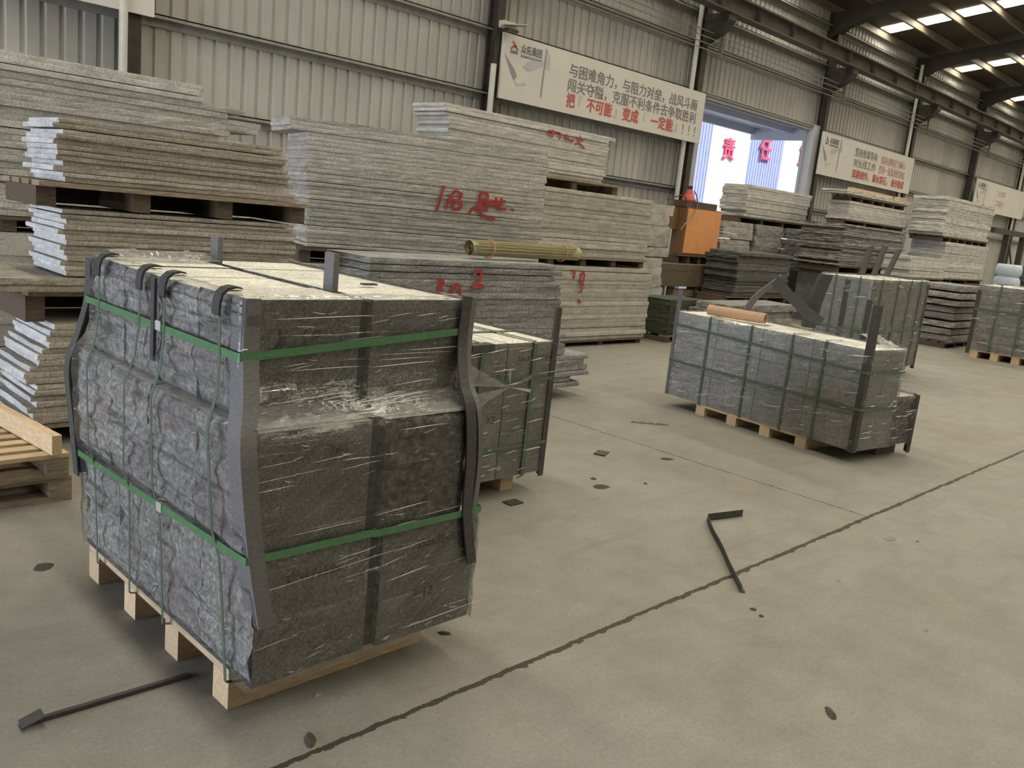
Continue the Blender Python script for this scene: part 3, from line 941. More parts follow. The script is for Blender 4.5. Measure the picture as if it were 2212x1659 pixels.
for (a, c, y0, y1, z, lab) in ((17.75, 19.3, 8.05, 8.15, 2.703, 'long pale board lying on top of the slabs by the banner'), (19.4, 20.0, 8.1, 8.2, 2.703, 'short brown board lying behind the long pale board'), (20.05, 20.5, 7.98, 8.1, 2.703, 'short pale offcut at the end of the slabs by the banner')):
    tag(MB().box(a, c, y0, y1, z, z + 0.07).build('timber_board', PINE if 'pale' in lab else OLDWOOD), lab, 'board', 'boards on the slab stack')
# tall grey stack
o = MB().box(21.2, 24.2, 7.2, 7.95, 0, 0.96).build('stone_block', DARK)
tag(o, 'dark stone base under the tall grey stack by the faded banner', 'stone block')
pallet(21.0, 24.3, 7.2, 8.0, 0.965, 1.075, 'black pallet at the foot of the tall grey stack', DARKWOOD)
stack(21.2, 24.3, 7.2, 8.0, 1.08, 1.91, 10, PALE, 'the lower tier by the faded banner', 'slabs in the lower tier of the tall grey stack', 0.02, 0.08)
pallet(21.0, 24.2, 7.2, 8.0, 1.913, 2.025, 'dark pallet between the two tiers of the tall grey stack', DARKWOOD, ns=7)
stack(20.85, 24.1, 7.2, 8.0, 2.03, 2.90, 12, PALE, 'the upper tier by the faded banner', 'slabs in the upper tier of the tall grey stack', 0.02, 0.06, drift=lambda f: (0, 0.15 * f - .05))
o = MB().box(18.0, 19.9, 6.7, 7.25, 0, 0.98).build('stone_block', DARK)
tag(o, 'dark stone base under the small pale stack', 'stone block')
pallet(17.9, 20.0, 6.7, 7.25, 0.985, 1.095, 'black pallet under the small pale stack', DARKWOOD)
stack(17.95, 20.0, 6.7, 7.25, 1.10, 1.52, 6, PALE, 'the small pale stack in front of the tall grey one', 'slabs in the small pale stack', 0.006, 0.03)
pallet(16.2, 17.8, 5.15, 6.0, 0.0, 0.10, 'dark pallet under the gappy slabs between the two far bales', DARKWOOD)
stack(16.3, 17.8, 5.15, 6.0, 0.105, 1.13, 8, ROUGH, 'the gappy slabs between the two far bales', 'slabs between the far bales', 0.02, 0.10, 0.05, gap=0.03)
stack(25.0, 27.0, 6.4, 7.0, 0.0, 1.52, 8, DARK, 'the black stack beside the blue sacks', 'black slabs beside the blue sacks', 0.03, 0.08)

# sacks and steel rack at the far end
def blob(name, x0, x1, y0, y1, z0, z1, m, seed):
    b = MB()
    nx, nz = 10, 6
    pts = []
    for i in range(nz + 1):
        f = i / nz
        k = math.sin(PI * (0.12 + 0.76 * f)) ** 0.2
        for j in range(16):
            a = 2 * PI * j / 16
            ca, sa = math.cos(a), math.sin(a)
            e = 0.3
            px = math.copysign(abs(ca) ** e, ca) * (x1 - x0) / 2 * k
            py_ = math.copysign(abs(sa) ** e, sa) * (y1 - y0) / 2 * k
            q = 0.03 * noise.noise(Vector((px * 5, py_ * 5, f * 3 + seed)))
            b.v.append(((x0 + x1) / 2 + px * (1 + q), (y0 + y1) / 2 + py_ * (1 + q), z0 + f * (z1 - z0)))
    for i in range(nz):
        for j in range(16):
            b.f.append((i * 16 + j, i * 16 + (j + 1) % 16, (i + 1) * 16 + (j + 1) % 16, (i + 1) * 16 + j))
            b.mi.append(0)
    b.f.append(tuple(reversed(range(16))))
    b.f.append(tuple(nz * 16 + j for j in range(16)))
    b.mi += [0, 0]
    return b.build(name, m, smooth=True)
for i in range(5):
    tag(blob('sack', 24.3, 24.85, 6.45, 7.0, i * 0.31, i * 0.31 + 0.305, BLUEBAG, i), ['lowest', 'second lowest', 'middle', 'second highest', 'topmost'][i] + ' blue white sack beside the black slab stack', 'sack', 'blue white sacks')
t = thing('steel_rack', 'dark steel rack frame below the faded banner at the far end', 'rack', (30.6, 8.6, 0))
MB().box(-1.6, 4.0, -0.06, 0.06, 2.42, 2.58).build('beam', STEEL, t)
for x in (-0.1, 1.6, 3.6):
    MB().box(x - 0.09, x + 0.09, -0.08, 0.08, 0, 2.42).build('post', STEEL, t)
MB().bar((0.0, 0, 2.4), (1.5, 0, 1.0), 0.04, 0.04).build('brace', STEEL, t)

# ------------------------------------------------------------------ orange cabinet and what carries it
t = thing('cabinet', 'orange sheet metal cabinet standing on a dark pallet beside the opening', 'cabinet', (13.12, 8.85, 1.155))
MB().box(0.0, 1.12, 0.0, 0.26, 0.0, 0.82).build('body', ORANGED, t)
MB().box(0.03, 1.11, -0.015, -0.001, 0.02, 0.80).build('door', ORANGE, t)
MB().box(-0.03, 0.95, 0.0, 0.28, 0.822, 0.93).build('top_tray', DARKWOOD, t)
MB().box(-0.26, -0.005, 0.15, 0.25, 0.42, 0.78).build('side_panel', ORANGED, t)
b = MB().tube([(0.05 + 0.22 * math.sin(a * 0.55), -0.04 - 0.02 * math.cos(a), 1.10 - 0.085 * a + 0.02 * math.sin(a * 2)) for a in range(0, 9)], 0.012, 6)
b.build('hanging_cable', CABLE, t)
MB().tube([(-0.5, 0.1, 0.90), (-0.2, 0.05, 1.0), (-0.08, 0.05, 1.01), (-0.02, 0.02, 0.945)], 0.01, 6).build('feed_cable', LAMPBLK, t)
t = thing('warning_lamp', 'small red cone lamp on top of the orange cabinet', 'lamp', (13.32, 8.98, 2.088))
MB().tube([(0, 0, 0), (0, 0, 0.02), (0, 0, 0.12), (0, 0, 0.2)], [0.13, 0.13, 0.075, 0.05], 16).build('lens', REDLAMP, t)
MB().tube([(0, 0, 0.201), (0, 0, 0.26)], 0.045, 12).build('cap', LAMPBLK, t)
pallet(12.9, 14.4, 8.75, 9.3, 1.0, 1.15, 'dark pallet directly under the orange cabinet', DARKWOOD, ns=5)
t = thing('timber_trestle', 'dark timber trestle with thick beams below the orange cabinet', 'trestle', (12.3, 8.6, 0))
MB().box(-0.45, 2.15, -0.1, 0.75, 0.88, 0.995).build('tabletop', DARKWOOD, t)
MB().box(-0.45, 2.15, -0.12, 0.02, 0.62, 0.875).build('front_beam', DARKWOOD, t)
MB().box(0.3, 2.1, -0.05, 0.07, 0.44, 0.56).build('rail', OLDWOOD, t)
for x in (-0.1, 1.0, 2.0):
    MB().box(x - 0.09, x + 0.09, -0.08, 0.1, 0, 0.615).build('leg', DARKWOOD, t)

# ------------------------------------------------------------------ wrapped bales
def stone_block(x0, x1, y0, y1, z0, z1, parent, mats, rough, res=0.03, seed=0, rz_=0):
    """block with split faces: rough = dict of face -> depth; mats = (side, top, special)"""
    b = MB()
    dims = (x1 - x0, y1 - y0, z1 - z0)
    def face(axis, sgn, mi):
        u, v = [(1, 2), (0, 2), (0, 1)][axis]
        key = ('x', 'y', 'z')[axis] + ('+' if sgn > 0 else '-')
        dep = rough.get(key, 0.0)
        nu = max(2, int(dims[u] / res)) if dep else 1
        nv = max(2, int(dims[v] / res)) if dep else 1
        n = len(b.v)
        for i in range(nu + 1):
            for j in range(nv + 1):
                p = [0, 0, 0]
                fu, fv = i / nu, j / nv
                p[u] = (x0, y0, z0)[u] + dims[u] * fu
                p[v] = (x0, y0, z0)[v] + dims[v] * fv
                p[axis] = (x1, y1, z1)[axis] if sgn > 0 else (x0, y0, z0)[axis]
                if dep:
                    q = Vector((p[0] * 0.6 + (0 if axis == 0 else seed * 1.7), p[1] * 0.8 + p[2] * 0.5, p[2] * 3.0)) if axis == 0 else Vector((p[0] + seed * 1.7, p[1], p[2] * 1.7))
                    h = noise.noise(q * 5) * 0.55 + noise.noise(q * 13) * 0.3 + abs(noise.noise(q * 27)) * 0.3
                    ed = min(fv, 1 - fv) if axis == 0 else min(fu, 1 - fu, fv, 1 - fv)
                    w_ = min(1.0, ed * 9)
                    p[axis] += sgn * (h * dep * w_ - dep * 0.35 * (1 - w_) * (0 if ed > 0 else 1))
                b.v.append(tuple(p))
        for i in range(nu):
            for j in range(nv):
                a = n + i * (nv + 1) + j
                q = (a, a + nv + 1, a + nv + 2, a + 1)
                if (sgn > 0) == (axis == 1):
                    q = q[::-1]
                b.f.append(q)
                b.mi.append(mi)
    face(0, -1, 0); face(0, 1, 0); face(1, -1, 2); face(1, 1, 0); face(2, 1, 1); face(2, -1, 0)
    return b.build('stone_block', mats, parent)
def prof_at(rects, z):
    """rects: list of (z, x0, x1, y0, y1), interpolated"""
    if z <= rects[0][0]:
        return rects[0][1:]
    for a, c in zip(rects, rects[1:]):
        if a[0] <= z <= c[0]:
            f = (z - a[0]) / max(1e-6, c[0] - a[0])
            return tuple(p + (q - p) * f for p, q in zip(a[1:], c[1:]))
    return rects[-1][1:]
def rrect(r, off, n=40, rad=0.02):
    x0, x1, y0, y1 = r[0] - off, r[1] + off, r[2] - off, r[3] + off
    pts = []
    for (cx, cy, a0) in ((x0 + rad, y0 + rad, PI), (x1 - rad, y0 + rad, 1.5 * PI), (x1 - rad, y1 - rad, 0), (x0 + rad, y1 - rad, 0.5 * PI)):
        for k in range(3):
            a = a0 + k * PI / 4
            pts.append(Vector((cx + rad * math.cos(a), cy + rad * math.sin(a))))
    out = []
    m = len(pts)
    for i in range(m):
        p, q = pts[i], pts[(i + 1) % m]
        L = (q - p).length
        k = max(1, int(L / 0.025))
        for j in range(k):
            out.append(p + (q - p) * j / k)
    return out
def film(rects, parent, m, off=0.012, amp=0.006, dz=0.02, seed=0, name='stretch_wrap', top_lap=0.0, label=None):
    b = MB()
    z0, z1 = rects[0][0], rects[-1][0]
    nz = int((z1 - z0) / dz)
    base = rrect(rects[0][1:], off)
    m_ = len(base)
    # one parameter per column so that every level has the same number of points
    r0 = rects[0][1:]
    par = [((p.x - r0[0]) / (r0[1] - r0[0]), (p.y - r0[2]) / (r0[3] - r0[2])) for p in base]
    for i in range(nz + 1):
        z = z0 + (z1 - z0) * i / nz
        r = prof_at(rects, z)
        for (u, v) in par:
            x, y = r[0] + u * (r[1] - r[0]), r[2] + v * (r[3] - r[2])
            d = Vector((u - 0.5, v - 0.5)).normalized()
            q = Vector((x * 2.2, y * 2.2, z * 16 + seed))
            h = noise.noise(q) * amp + noise.noise(Vector((x * 9, y * 9, z * 9 + seed))) * amp * 0.6
            b.v.append((x + d.x * h, y + d.y * h, z))
    for i in range(nz):
        for j in range(m_):
            b.f.append((i * m_ + j, i * m_ + (j + 1) % m_, (i + 1) * m_ + (j + 1) % m_, (i + 1) * m_ + j))
            b.mi.append(0)
    if top_lap:
        # ragged lap of film folded in over the top edge
        n = len(b.v)
        r = rects[-1][1:]
        cx, cy = (r[0] + r[1]) / 2, (r[2] + r[3]) / 2
        for k in (1, 2):
            for j, (u, v) in enumerate(par):
                x, y = r[0] + u * (r[1] - r[0]), r[2] + v * (r[3] - r[2])
                lap = top_lap * k / 2 * (0.6 + 0.8 * noise.noise(Vector((x * 5, y * 5, seed + 3))))
                inx = lap if u < 0.01 else (-lap if u > 0.99 else 0)
                iny = lap if v < 0.01 else (-lap if v > 0.99 else 0)
                b.v.append((x + inx, y + iny, z1 + 0.004 + 0.012 * abs(noise.noise(Vector((x * 18, y * 18, k * 2 + seed))))))
        top = nz * m_
        for a, c in ((top, n), (n, n + m_)):
            for j in range(m_):
                b.f.append((a + j, a + (j + 1) % m_, c + (j + 1) % m_, c + j))
                b.mi.append(0)
    o = b.build(name, m, parent, smooth=True)
    if label:
        o['label'] = label
    return o
def hstrap(rects, z_at, parent, m=STRAP, width=0.022, off=0.016):
    """strap right round the load; z_at(u, v) gives its height at each corner fraction"""
    b = MB()
    base = rrect(rects[0][1:], 0, rad=0.01)
    r0 = rects[0][1:]
    pts = []
    for p in base:
        u, v = (p.x - r0[0]) / (r0[1] - r0[0]), (p.y - r0[2]) / (r0[3] - r0[2])
        z = z_at(u, v)
        r = prof_at(rects, z)
        d = Vector((u - 0.5, v - 0.5)).normalized()
        pts.append((r[0] + u * (r[1] - r[0]) + (off if u > 0.99 else -off if u < 0.01 else 0), r[2] + v * (r[3] - r[2]) + (off if v > 0.99 else -off if v < 0.01 else 0), z, d))
    def prof(i, p):
        x, y, z, d = pts[i]
        e = Vector((d.x, d.y, 0)) * 0.0012
        c = Vector((x, y, z))
        return [c - e - Vector((0, 0, width / 2)), c + e - Vector((0, 0, width / 2)), c + e + Vector((0, 0, width / 2)), c - e + Vector((0, 0, width / 2))]
    b.sweep([(q[0], q[1], q[2]) for q in pts], prof, True, True)
    return b.build('strap', m, parent)
def ribbon(path, width, side, thick=0.0015):
    """flat band along a path; side = direction of its width"""
    b = MB()
    sd = Vector(side).normalized() * width / 2
    P = [Vector(p) for p in path]
    def prof(i, p):
        t = (P[min(i + 1, len(P) - 1)] - P[max(i - 1, 0)]).normalized()
        nrm = t.cross(sd).normalized() * thick / 2
        return [p - sd - nrm, p + sd - nrm, p + sd + nrm, p - sd + nrm]
    b.sweep(P, prof)
    return b
def smooth_path(pts, k=6):
    """catmull-rom through pts"""
    P = [Vector(p) for p in pts]
    P = [P[0] * 2 - P[1]] + P + [P[-1] * 2 - P[-2]]
    out = []
    for i in range(1, len(P) - 2):
        for j in range(k):
            t = j / k
            a, b_, c, d = P[i - 1], P[i], P[i + 1], P[i + 2]
            out.append(0.5 * ((2 * b_) + (c - a) * t + (2 * a - 5 * b_ + 4 * c - d) * t * t + (3 * b_ - a - 3 * c + d) * t ** 3))
    out.append(P[-2])
    return out
def guard(path, fa, fb, wa, wb_, th=0.006):
    """L-shaped edge board along a path; fa, fb = directions of its two flanges"""
    b = MB()
    A, B = Vector(fa).normalized(), Vector(fb).normalized()
    def prof(i, p):
        return [p, p + A * wa, p + A * wa + B * th, p + A * th + B * th, p + A * th + B * wb_, p + B * wb_]
    b.sweep([Vector(p) for p in path], prof)
    return b
def bale_pallet(x0, x1, y0, y1, z1, parent, nfoot, along='y', foot_w=0.10, foot_inset=0.0, m=PINE, m2=PINE2):
    """pale pallet strapped under the load: deck and bearers, shown as sub-parts"""
    p = bpy.data.objects.new('wooden_pallet', None)
    COL.objects.link(p)
    p.parent = parent
    p.empty_display_size = 0.1
    td = 0.022
    nb = 6
    if along == 'y':
        bw = (x1 - x0) / nb * 0.8
        for i in range(nb):
            xc = x0 + bw / 2 + (x1 - x0 - bw) * i / (nb - 1)
            MB().box(xc - bw / 2, xc + bw / 2, y0, y1, z1 - td, z1).build('deck_board', m2, p)
        for i in range(nfoot):
            yc = y0 + foot_w / 2 + foot_inset + (y1 - y0 - foot_w - 2 * foot_inset) * i / (nfoot - 1)
            MB().box(x0, x1 - 0.03, yc - foot_w / 2, yc + foot_w / 2, 0.0, z1 - td - 0.001).build('bearer', m, p)
    else:
        bw = (y1 - y0) / nb * 0.8
        for i in range(nb):
            yc = y0 + bw / 2 + (y1 - y0 - bw) * i / (nb - 1)
            MB().box(x0, x1, yc - bw / 2, yc + bw / 2, z1 - td, z1).build('deck_board', m, p)
        for i in range(nfoot):
            xc = x0 + foot_w / 2 + foot_inset + (x1 - x0 - foot_w - 2 * foot_inset) * i / (nfoot - 1)
            MB().box(xc - foot_w / 2, xc + foot_w / 2, y0, y1, 0.0, z1 - td - 0.001).build('bearer', m2, p)
    return p
def crumple(parent, x0, x1, y0, y1, z0, z1, seed, m=FILMC, amp=0.02, name='film_fold', n=(30, 10)):
    """loose puckered sheet of film from the line (y0, z0) to (y1, z1) across x0..x1"""
    b = MB()
    nu, nv = n
    for i in range(nu + 1):
        for j in range(nv + 1):
            u, v = i / nu, j / nv
            x = x0 + (x1 - x0) * u
            y = y0 + (y1 - y0) * v
            z = z0 + (z1 - z0) * v
            h = noise.noise(Vector((x * 14 + seed, v * 3, seed))) * amp + noise.noise(Vector((x * 40, v * 9, seed + 5))) * amp * 0.6
            w_ = math.sin(PI * v) * 0.9 + 0.1
            b.v.append((x, y - abs(h) * w_ * 0.6, z + h * w_))
    for i in range(nu):
        for j in range(nv):
            a = i * (nv + 1) + j
            b.f.append((a, a + nv + 1, a + nv + 2, a + 1))
            b.mi.append(0)
    return b.build(name, m, parent)

GLINT = plain('crease_glint', (.80, .79, .75), 0.22)  # near-white colour stands in for highlights on the clear film's creases
def creases(parent, n, plane, seed, lmin=0.05, lmax=0.22, h=0.0016, slope=0.0, name='crease_glint'):
    """n slender raised creases of the film, whitened for its highlights; plane(u, v) -> (point, along, out), u and v in 0..1"""
    rnd = random.Random(seed)
    b = MB()
    for i in range(n):
        u, v = rnd.random(), rnd.random()
        p, al, out = plane(u, v)
        al, out = Vector(al).normalized(), Vector(out).normalized()
        upw = out.cross(al).normalized()
        if upw.z < 0:
            upw = -upw
        al = (al + upw * (slope + rnd.uniform(-0.035, 0.05))).normalized()
        L = lmin + (lmax - lmin) * rnd.random() ** 2.2
        w_ = h * rnd.uniform(0.4, 1.1) * (0.6 + 0.4 * L / lmax)
        p = Vector(p)
        k = 6
        n0 = len(b.v)
        for j in range(k + 1):
            f = j / k
            t = math.sin(PI * f) ** 0.7 + 0.02
            c = p + al * L * (f - 0.5) + upw * 0.004 * math.sin(3 * f + seed)
            b.v += [tuple(c + upw * w_ * t), tuple(c + out * w_ * 1.3 * t), tuple(c - upw * w_ * t)]
        for j in range(k):
            a = n0 + 3 * j
            b.f += [(a, a + 3, a + 4, a + 1), (a + 1, a + 4, a + 5, a + 2)]
            b.mi += [0, 0]
    o = b.build(name, GLINT, parent)
    o['kind'] = 'stuff'
    return o
# ---- the big bale in front -------------------------------------------------
BX, BY = 1.2, 2.1
T1 = thing('stone_bale', 'big nearest film-wrapped bale of dark stone blocks with bright green straps', 'stone bale', (BX, BY, 0), 0, 'wrapped stone bales')
def L1(x, y, z):
    return (x - BX, y - BY, z)
bale_pallet(0.0 + 0.005, 0.80, 0.14, 1.30, 0.135, T1, 4, 'y', 0.10)
sd = 0
tiers = [(0.138, 0.545, [(1.205, 1.605), (1.655, 2.065)], 2.105, 3.43, 4), (0.548, 0.925, [(1.175, 1.58), (1.635, 1.985)], 2.105, 3.45, 4), (0.93, 1.28, [(1.21, 1.605), (1.65, 2.03)], 2.24, 3.38, 4)]
for ti, (z0, z1, cols, y0, y1, nr) in enumerate(tiers):
    for ci, (x0, x1) in enumerate(cols):
        for r in range(nr):
            sd += 1
            a = y0 + (y1 - y0) * r / nr
            c = y0 + (y1 - y0) * (r + 1) / nr - 0.003
            rough = {}
            if ci == 0:
                rough['x-'] = 0.045
            if ci == 1:
                rough['x+'] = 0.02
            front = SAWN
            if r == 0 and ti == 1 and ci == 1:
                rough['y-'] = 0.03
                front = BROWN
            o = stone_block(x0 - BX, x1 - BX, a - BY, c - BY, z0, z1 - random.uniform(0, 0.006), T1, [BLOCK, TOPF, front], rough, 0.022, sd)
RB = [(0.13, 1.2 - BX, 2.07 - BX, 0.0, 1.335), (0.50, 1.19 - BX, 2.07 - BX, 0.0, 1.34), (0.60, 1.165 - BX, 2.03 - BX, 0.0, 1.35), (0.90, 1.16 - BX, 2.0 - BX, 0.0, 1.35), (0.93, 1.165 - BX, 2.0 - BX, 0.02, 1.34),
      (0.99, 1.19 - BX, 2.03 - BX, 0.10, 1.30), (1.04, 1.2 - BX, 2.035 - BX, 0.128, 1.28), (1.285, 1.205 - BX, 2.035 - BX, 0.135, 1.28)]
film(RB, T1, FILM, 0.012, 0.007, 0.016, 3, top_lap=0.06)
crumple(T1, -0.02, 0.40, -0.005, 0.13, 0.94, 0.965, 3.3, amp=0.022)
crumple(T1, 0.42, 0.80, -0.005, 0.13, 0.925, 0.97, 8.1, amp=0.028)
crumple(T1, 0.03, 0.72, 0.12, 0.15, 1.284, 1.290, 5.0, amp=0.006, n=(60, 4))
crumple(T1, 0.05, 0.42, 1.10, 1.27, 1.29, 1.31, 6.0, amp=0.03, n=(30, 6))
def pl_front(u, v):
    z = 0.16 + v * 1.10
    r = prof_at(RB, z)
    return ((r[0] + 0.06 + u * (r[1] - r[0] - 0.14), r[2] - 0.020, z), (1, 0, 0), (0, -1, 0))
def pl_side(u, v):
    z = 0.2 + v * 1.05
    r = prof_at(RB, z)
    return ((r[0] - 0.022, 0.02 + u * 1.2, z), (0, 1, 0), (-1, 0, 0))
creases(T1, 80, pl_front, 5, 0.015, 0.42, 0.0012)
creases(T1, 30, pl_front, 15, 0.01, 0.06, 0.0012)
creases(T1, 26, lambda u, v: ((0.0 + 0.8 * u, 0.01 + 0.11 * v, 0.975), (1, 0.2, 0), (0, -0.4, 1)), 6, 0.02, 0.14)
creases(T1, 26, pl_side, 7, 0.01, 0.07, 0.0018, -0.2)
creases(T1, 30, lambda u, v: ((0.03 + 0.78 * u, 0.125 + 0.03 * v, 1.297), (1, 0, 0), (0, 0, 1)), 8, 0.02, 0.12, 0.002)
# straps round it
def z_hi(u, v):
    return 1.12 + 0.055 * u
def z_lo(u, v):
    return 0.515 + 0.045 * (1 - v) if u < 0.5 else 0.555
hstrap(RB, z_hi, T1, STRAP, 0.024, 0.02)
hstrap(RB, z_lo, T1, STRAP, 0.024, 0.02)
for (y, yb, thn) in ((3.255, 3.24, 0.014), (2.89, 2.935, 0.014), (2.71, 2.655, 0.015), (2.345, 2.21, 0.016)):
    pth = []
    for k in range(13):
        f = k / 12
        z = 1.29 - f * 1.17
        yy = y + (yb - y) * f - BY
        x = prof_at(RB, z)[0] - 0.022
        pth.append((x, yy, z))
    pth = [(0.05, y - BY, 1.292)] + pth + [(0.02, yb - BY, 0.108), (0.3, yb - BY, 0.106)]
    ribbon(pth, thn, (0, 1, 0)).build('strap', STRAPD, T1)
    # corner pad under the strap
    xp = prof_at(RB, 1.28)[0]
    b = MB()
    pp = [(xp + 0.035, 1.304), (xp + 0.015, 1.307), (xp - 0.008, 1.302), (xp - 0.026, 1.286), (xp - 0.032, 1.262), (xp - 0.034, 1.226)]
    for q, (xa, za) in enumerate(pp):
        b.v += [(xa, y - BY - 0.024, za), (xa, y - BY + 0.02, za), (xa + 0.006, y - BY + 0.02, za - 0.006), (xa + 0.006, y - BY - 0.024, za - 0.006)]
        if q:
            a = 4 * (q - 1)
            for j in range(4):
                b.f.append((a + j, a + (j + 1) % 4, a + 4 + (j + 1) % 4, a + 4 + j))
                b.mi.append(0)
    b.f += [(0, 1, 2, 3), (23, 22, 21, 20)]
    b.mi += [0, 0]
    b.build('corner_pad', PADBLK, T1)
# strap seals
for (y, z) in ((2.745, 1.125), (2.66, 0.54)):
    x = prof_at(RB, z)[0] - 0.026
    MB().box(x, x + 0.004, y - BY - 0.025, y - BY + 0.012, z - 0.016, z + 0.016).build('strap_seal', CLIP, T1)
# edge boards at the corners
path = smooth_path([L1(1.200, 2.222, 1.285), L1(1.196, 2.215, 1.13), L1(1.172, 2.16, 1.01), L1(1.128, 2.085, 0.90), L1(1.140, 2.078, 0.74), L1(1.165, 2.078, 0.56), L1(1.205, 2.075, 0.34)], 5)
guard(path, (0, 1, 0), (1, 0, 0), 0.075, 0.05, 0.006).build('edge_board', GUARDL, T1)
path = smooth_path([L1(1.192, 3.42, 1.27), L1(1.19, 3.43, 1.12), L1(1.17, 3.47, 0.98), L1(1.14, 3.49, 0.85), L1(1.15, 3.475, 0.65), L1(1.165, 3.46, 0.42)], 5)
guard(path, (0, -1, 0), (1, 0, 0), 0.05, 0.05, 0.006).build('edge_board', GUARD, T1)
path = smooth_path([L1(2.045, 2.205, 1.295), L1(2.035, 2.20, 1.14), L1(2.00, 2.14, 1.02), L1(1.985, 2.075, 0.93), L1(2.005, 2.07, 0.75), L1(2.01, 2.07, 0.57), L1(2.055, 2.07, 0.36)], 5)
guard(path, (0, 1, 0), (-1, 0, 0), 0.05, 0.042, 0.006).build('edge_board', GUARD, T1)
path = smooth_path([L1(2.052, 2.212, 1.29), L1(2.045, 2.212, 1.15), L1(2.02, 2.17, 1.02), L1(2.002, 2.085, 0.92), L1(2.025, 2.08, 0.74), L1(2.02, 2.08, 0.55), L1(2.03, 2.08, 0.44)], 5)
guard(path, (0, 1, 0), (1, 0, 0), 0.05, 0.022, 0.006).build('edge_board', GUARDL, T1)
# spacer strips standing in the joint between the two rows
for (x, y, z1, wd) in ((1.618, 3.25, 1.385, 0.06), (1.622, 2.45, 1.405, 0.055)):
    MB().box(x - BX - 0.006, x - BX + 0.016, y - BY - wd / 2, y - BY + wd / 2, 0.94, z1).build('spacer_strip', GUARDL, T1)
MB().box(-0.022, -0.012, 2.775 - BY, 2.80 - BY, 1.0, 1.275).build('spacer_strip', GUARD, T1)
for z0, z1, x, y in ((0.14, 0.54, 1.63, 2.115), (0.55, 0.90, 1.607, 2.115), (0.94, 1.27, 1.628, 2.25)):
    MB().box(x - BX - 0.02, x - BX + 0.02, y - BY + 0.012, y - BY + 0.9, z0, z1).build('spacer_strip', GAPSTRIP, T1)  # black strips carry the gap's shade; the lowest is a real spacer
# handwriting on the blocks
def scribble(name, strokes, w_, parent, m=MARK, y=None):
    b = MB()
    for st in strokes:
        for a, c in zip(st, st[1:]):
            q_ = 0.0001 * len(b.f) / 6
            b.bar((a[0], y - q_, a[1]), (c[0], y - q_, c[1]), w_, 0.001, up=(0, 1, 0))
    return b.build(name, m, parent)
yy = 2.236 - BY
ox, oz = 1.31 - BX, 1.14
scribble('marker_writing', [[(ox + 0.01, oz + 0.055), (ox + 0.018, oz)], [(ox, oz - 0.002), (ox + 0.03, oz + 0.035), (ox + 0.028, oz)], [(ox + 0.025, oz + 0.025), (ox + 0.05, oz + 0.035)],
                            [(ox + 0.10, oz + 0.05), (ox + 0.09, oz + 0.03), (ox + 0.10, oz + 0.015), (ox + 0.085, oz + 0.005)], [(ox + 0.13, oz + 0.045), (ox + 0.15, oz + 0.048), (ox + 0.145, oz + 0.03), (ox + 0.12, oz + 0.018)]], 0.005, T1, y=yy)
wall_text('marker_writing', '7x-S', 0.038, 1.43 - BX, 2.102 - BY, 0.835, MARK, T1, 0.0, None, 0.0005)
wall_text('marker_writing', '35517x58x', 0.045, 1.30 - BX, 2.102 - BY, 0.445, MARK, T1, 0.0, None, 0.0005)
wall_text('marker_writing', '355x35x30', 0.042, 1.80 - BX, 2.102 - BY, 0.455, MARK, T1, 0.0, None, 0.0005)
wall_text('marker_writing', '3-12', 0.05, 1.80 - BX, 2.102 - BY, 0.27, MARK, T1, 0.0, None, 0.0005)
# chip of board lying on top
tag(MB().box(1.84, 1.90, 2.56, 2.585, 1.286, 1.292).build('board_chip', GUARD), 'small dark chip lying on top of the big nearest bale', 'scrap')

# ---- the bale behind it ----------------------------------------------------
CX, CY = 2.55, 3.27
T2 = thing('stone_bale', 'wrapped bale of smooth buff stone just behind the big nearest bale', 'stone bale', (CX, CY, 0), 0, 'wrapped stone bales')
bale_pallet(0.05, 1.02, 0.09, 0.70, 0.115, T2, 3, 'x', 0.1)
xs = [0.0, 0.36, 0.70, 0.925, 1.14]
xs = [0.0, 0.40, 0.78, 1.15]
for i in range(3):
    for (y0, y1) in ((0.0, 0.33), (0.345, 0.68)):
        for (z0, z1) in ((0.118, 0.50), (0.503, 0.895)):
            sd += 1
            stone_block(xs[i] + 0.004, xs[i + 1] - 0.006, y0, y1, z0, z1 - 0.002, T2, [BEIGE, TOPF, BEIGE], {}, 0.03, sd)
RC = [(0.12, 0.0, 1.15, 0.0, 0.69), (0.9, 0.0, 1.15, 0.0, 0.69)]
film(RC, T2, FILM, 0.010, 0.006, 0.02, 9, top_lap=0.02)
guard([(1.165, -0.012, 0.09), (1.168, -0.012, 0.7), (1.172, -0.012, 1.09)], (0, 1, 0), (-1, 0, 0), 0.05, 0.04, 0.006).build('edge_board', GUARD, T2)
hstrap(RC, lambda u, v: 0.68, T2, STRAPD, 0.02, 0.012)
hstrap(RC, lambda u, v: 0.30, T2, STRAPD, 0.02, 0.012)
for x in (0.58, 0.98):
    ribbon([(x, 0.69, 0.902), (x, 0.0, 0.902), (x, -0.018, 0.89), (x, -0.018, 0.12), (x, 0.02, 0.09)], 0.028, (1, 0, 0)).build('strap', STRAPD, T2)
ribbon([(0.0, 0.335, 0.9005), (1.15, 0.335, 0.9005)], 0.03, (0, 1, 0)).build('strap', STRAP, T2)
MB().box(0.50, 0.66, -0.02, 0.05, 0.86, 0.897).build('corner_pad', GUARD, T2)
creases(T2, 40, lambda u, v: ((0.5 + 0.62 * u, -0.020, 0.14 + 0.72 * v), (1, 0, 0), (0, -1, 0)), 11, 0.03, 0.2, 0.0025)
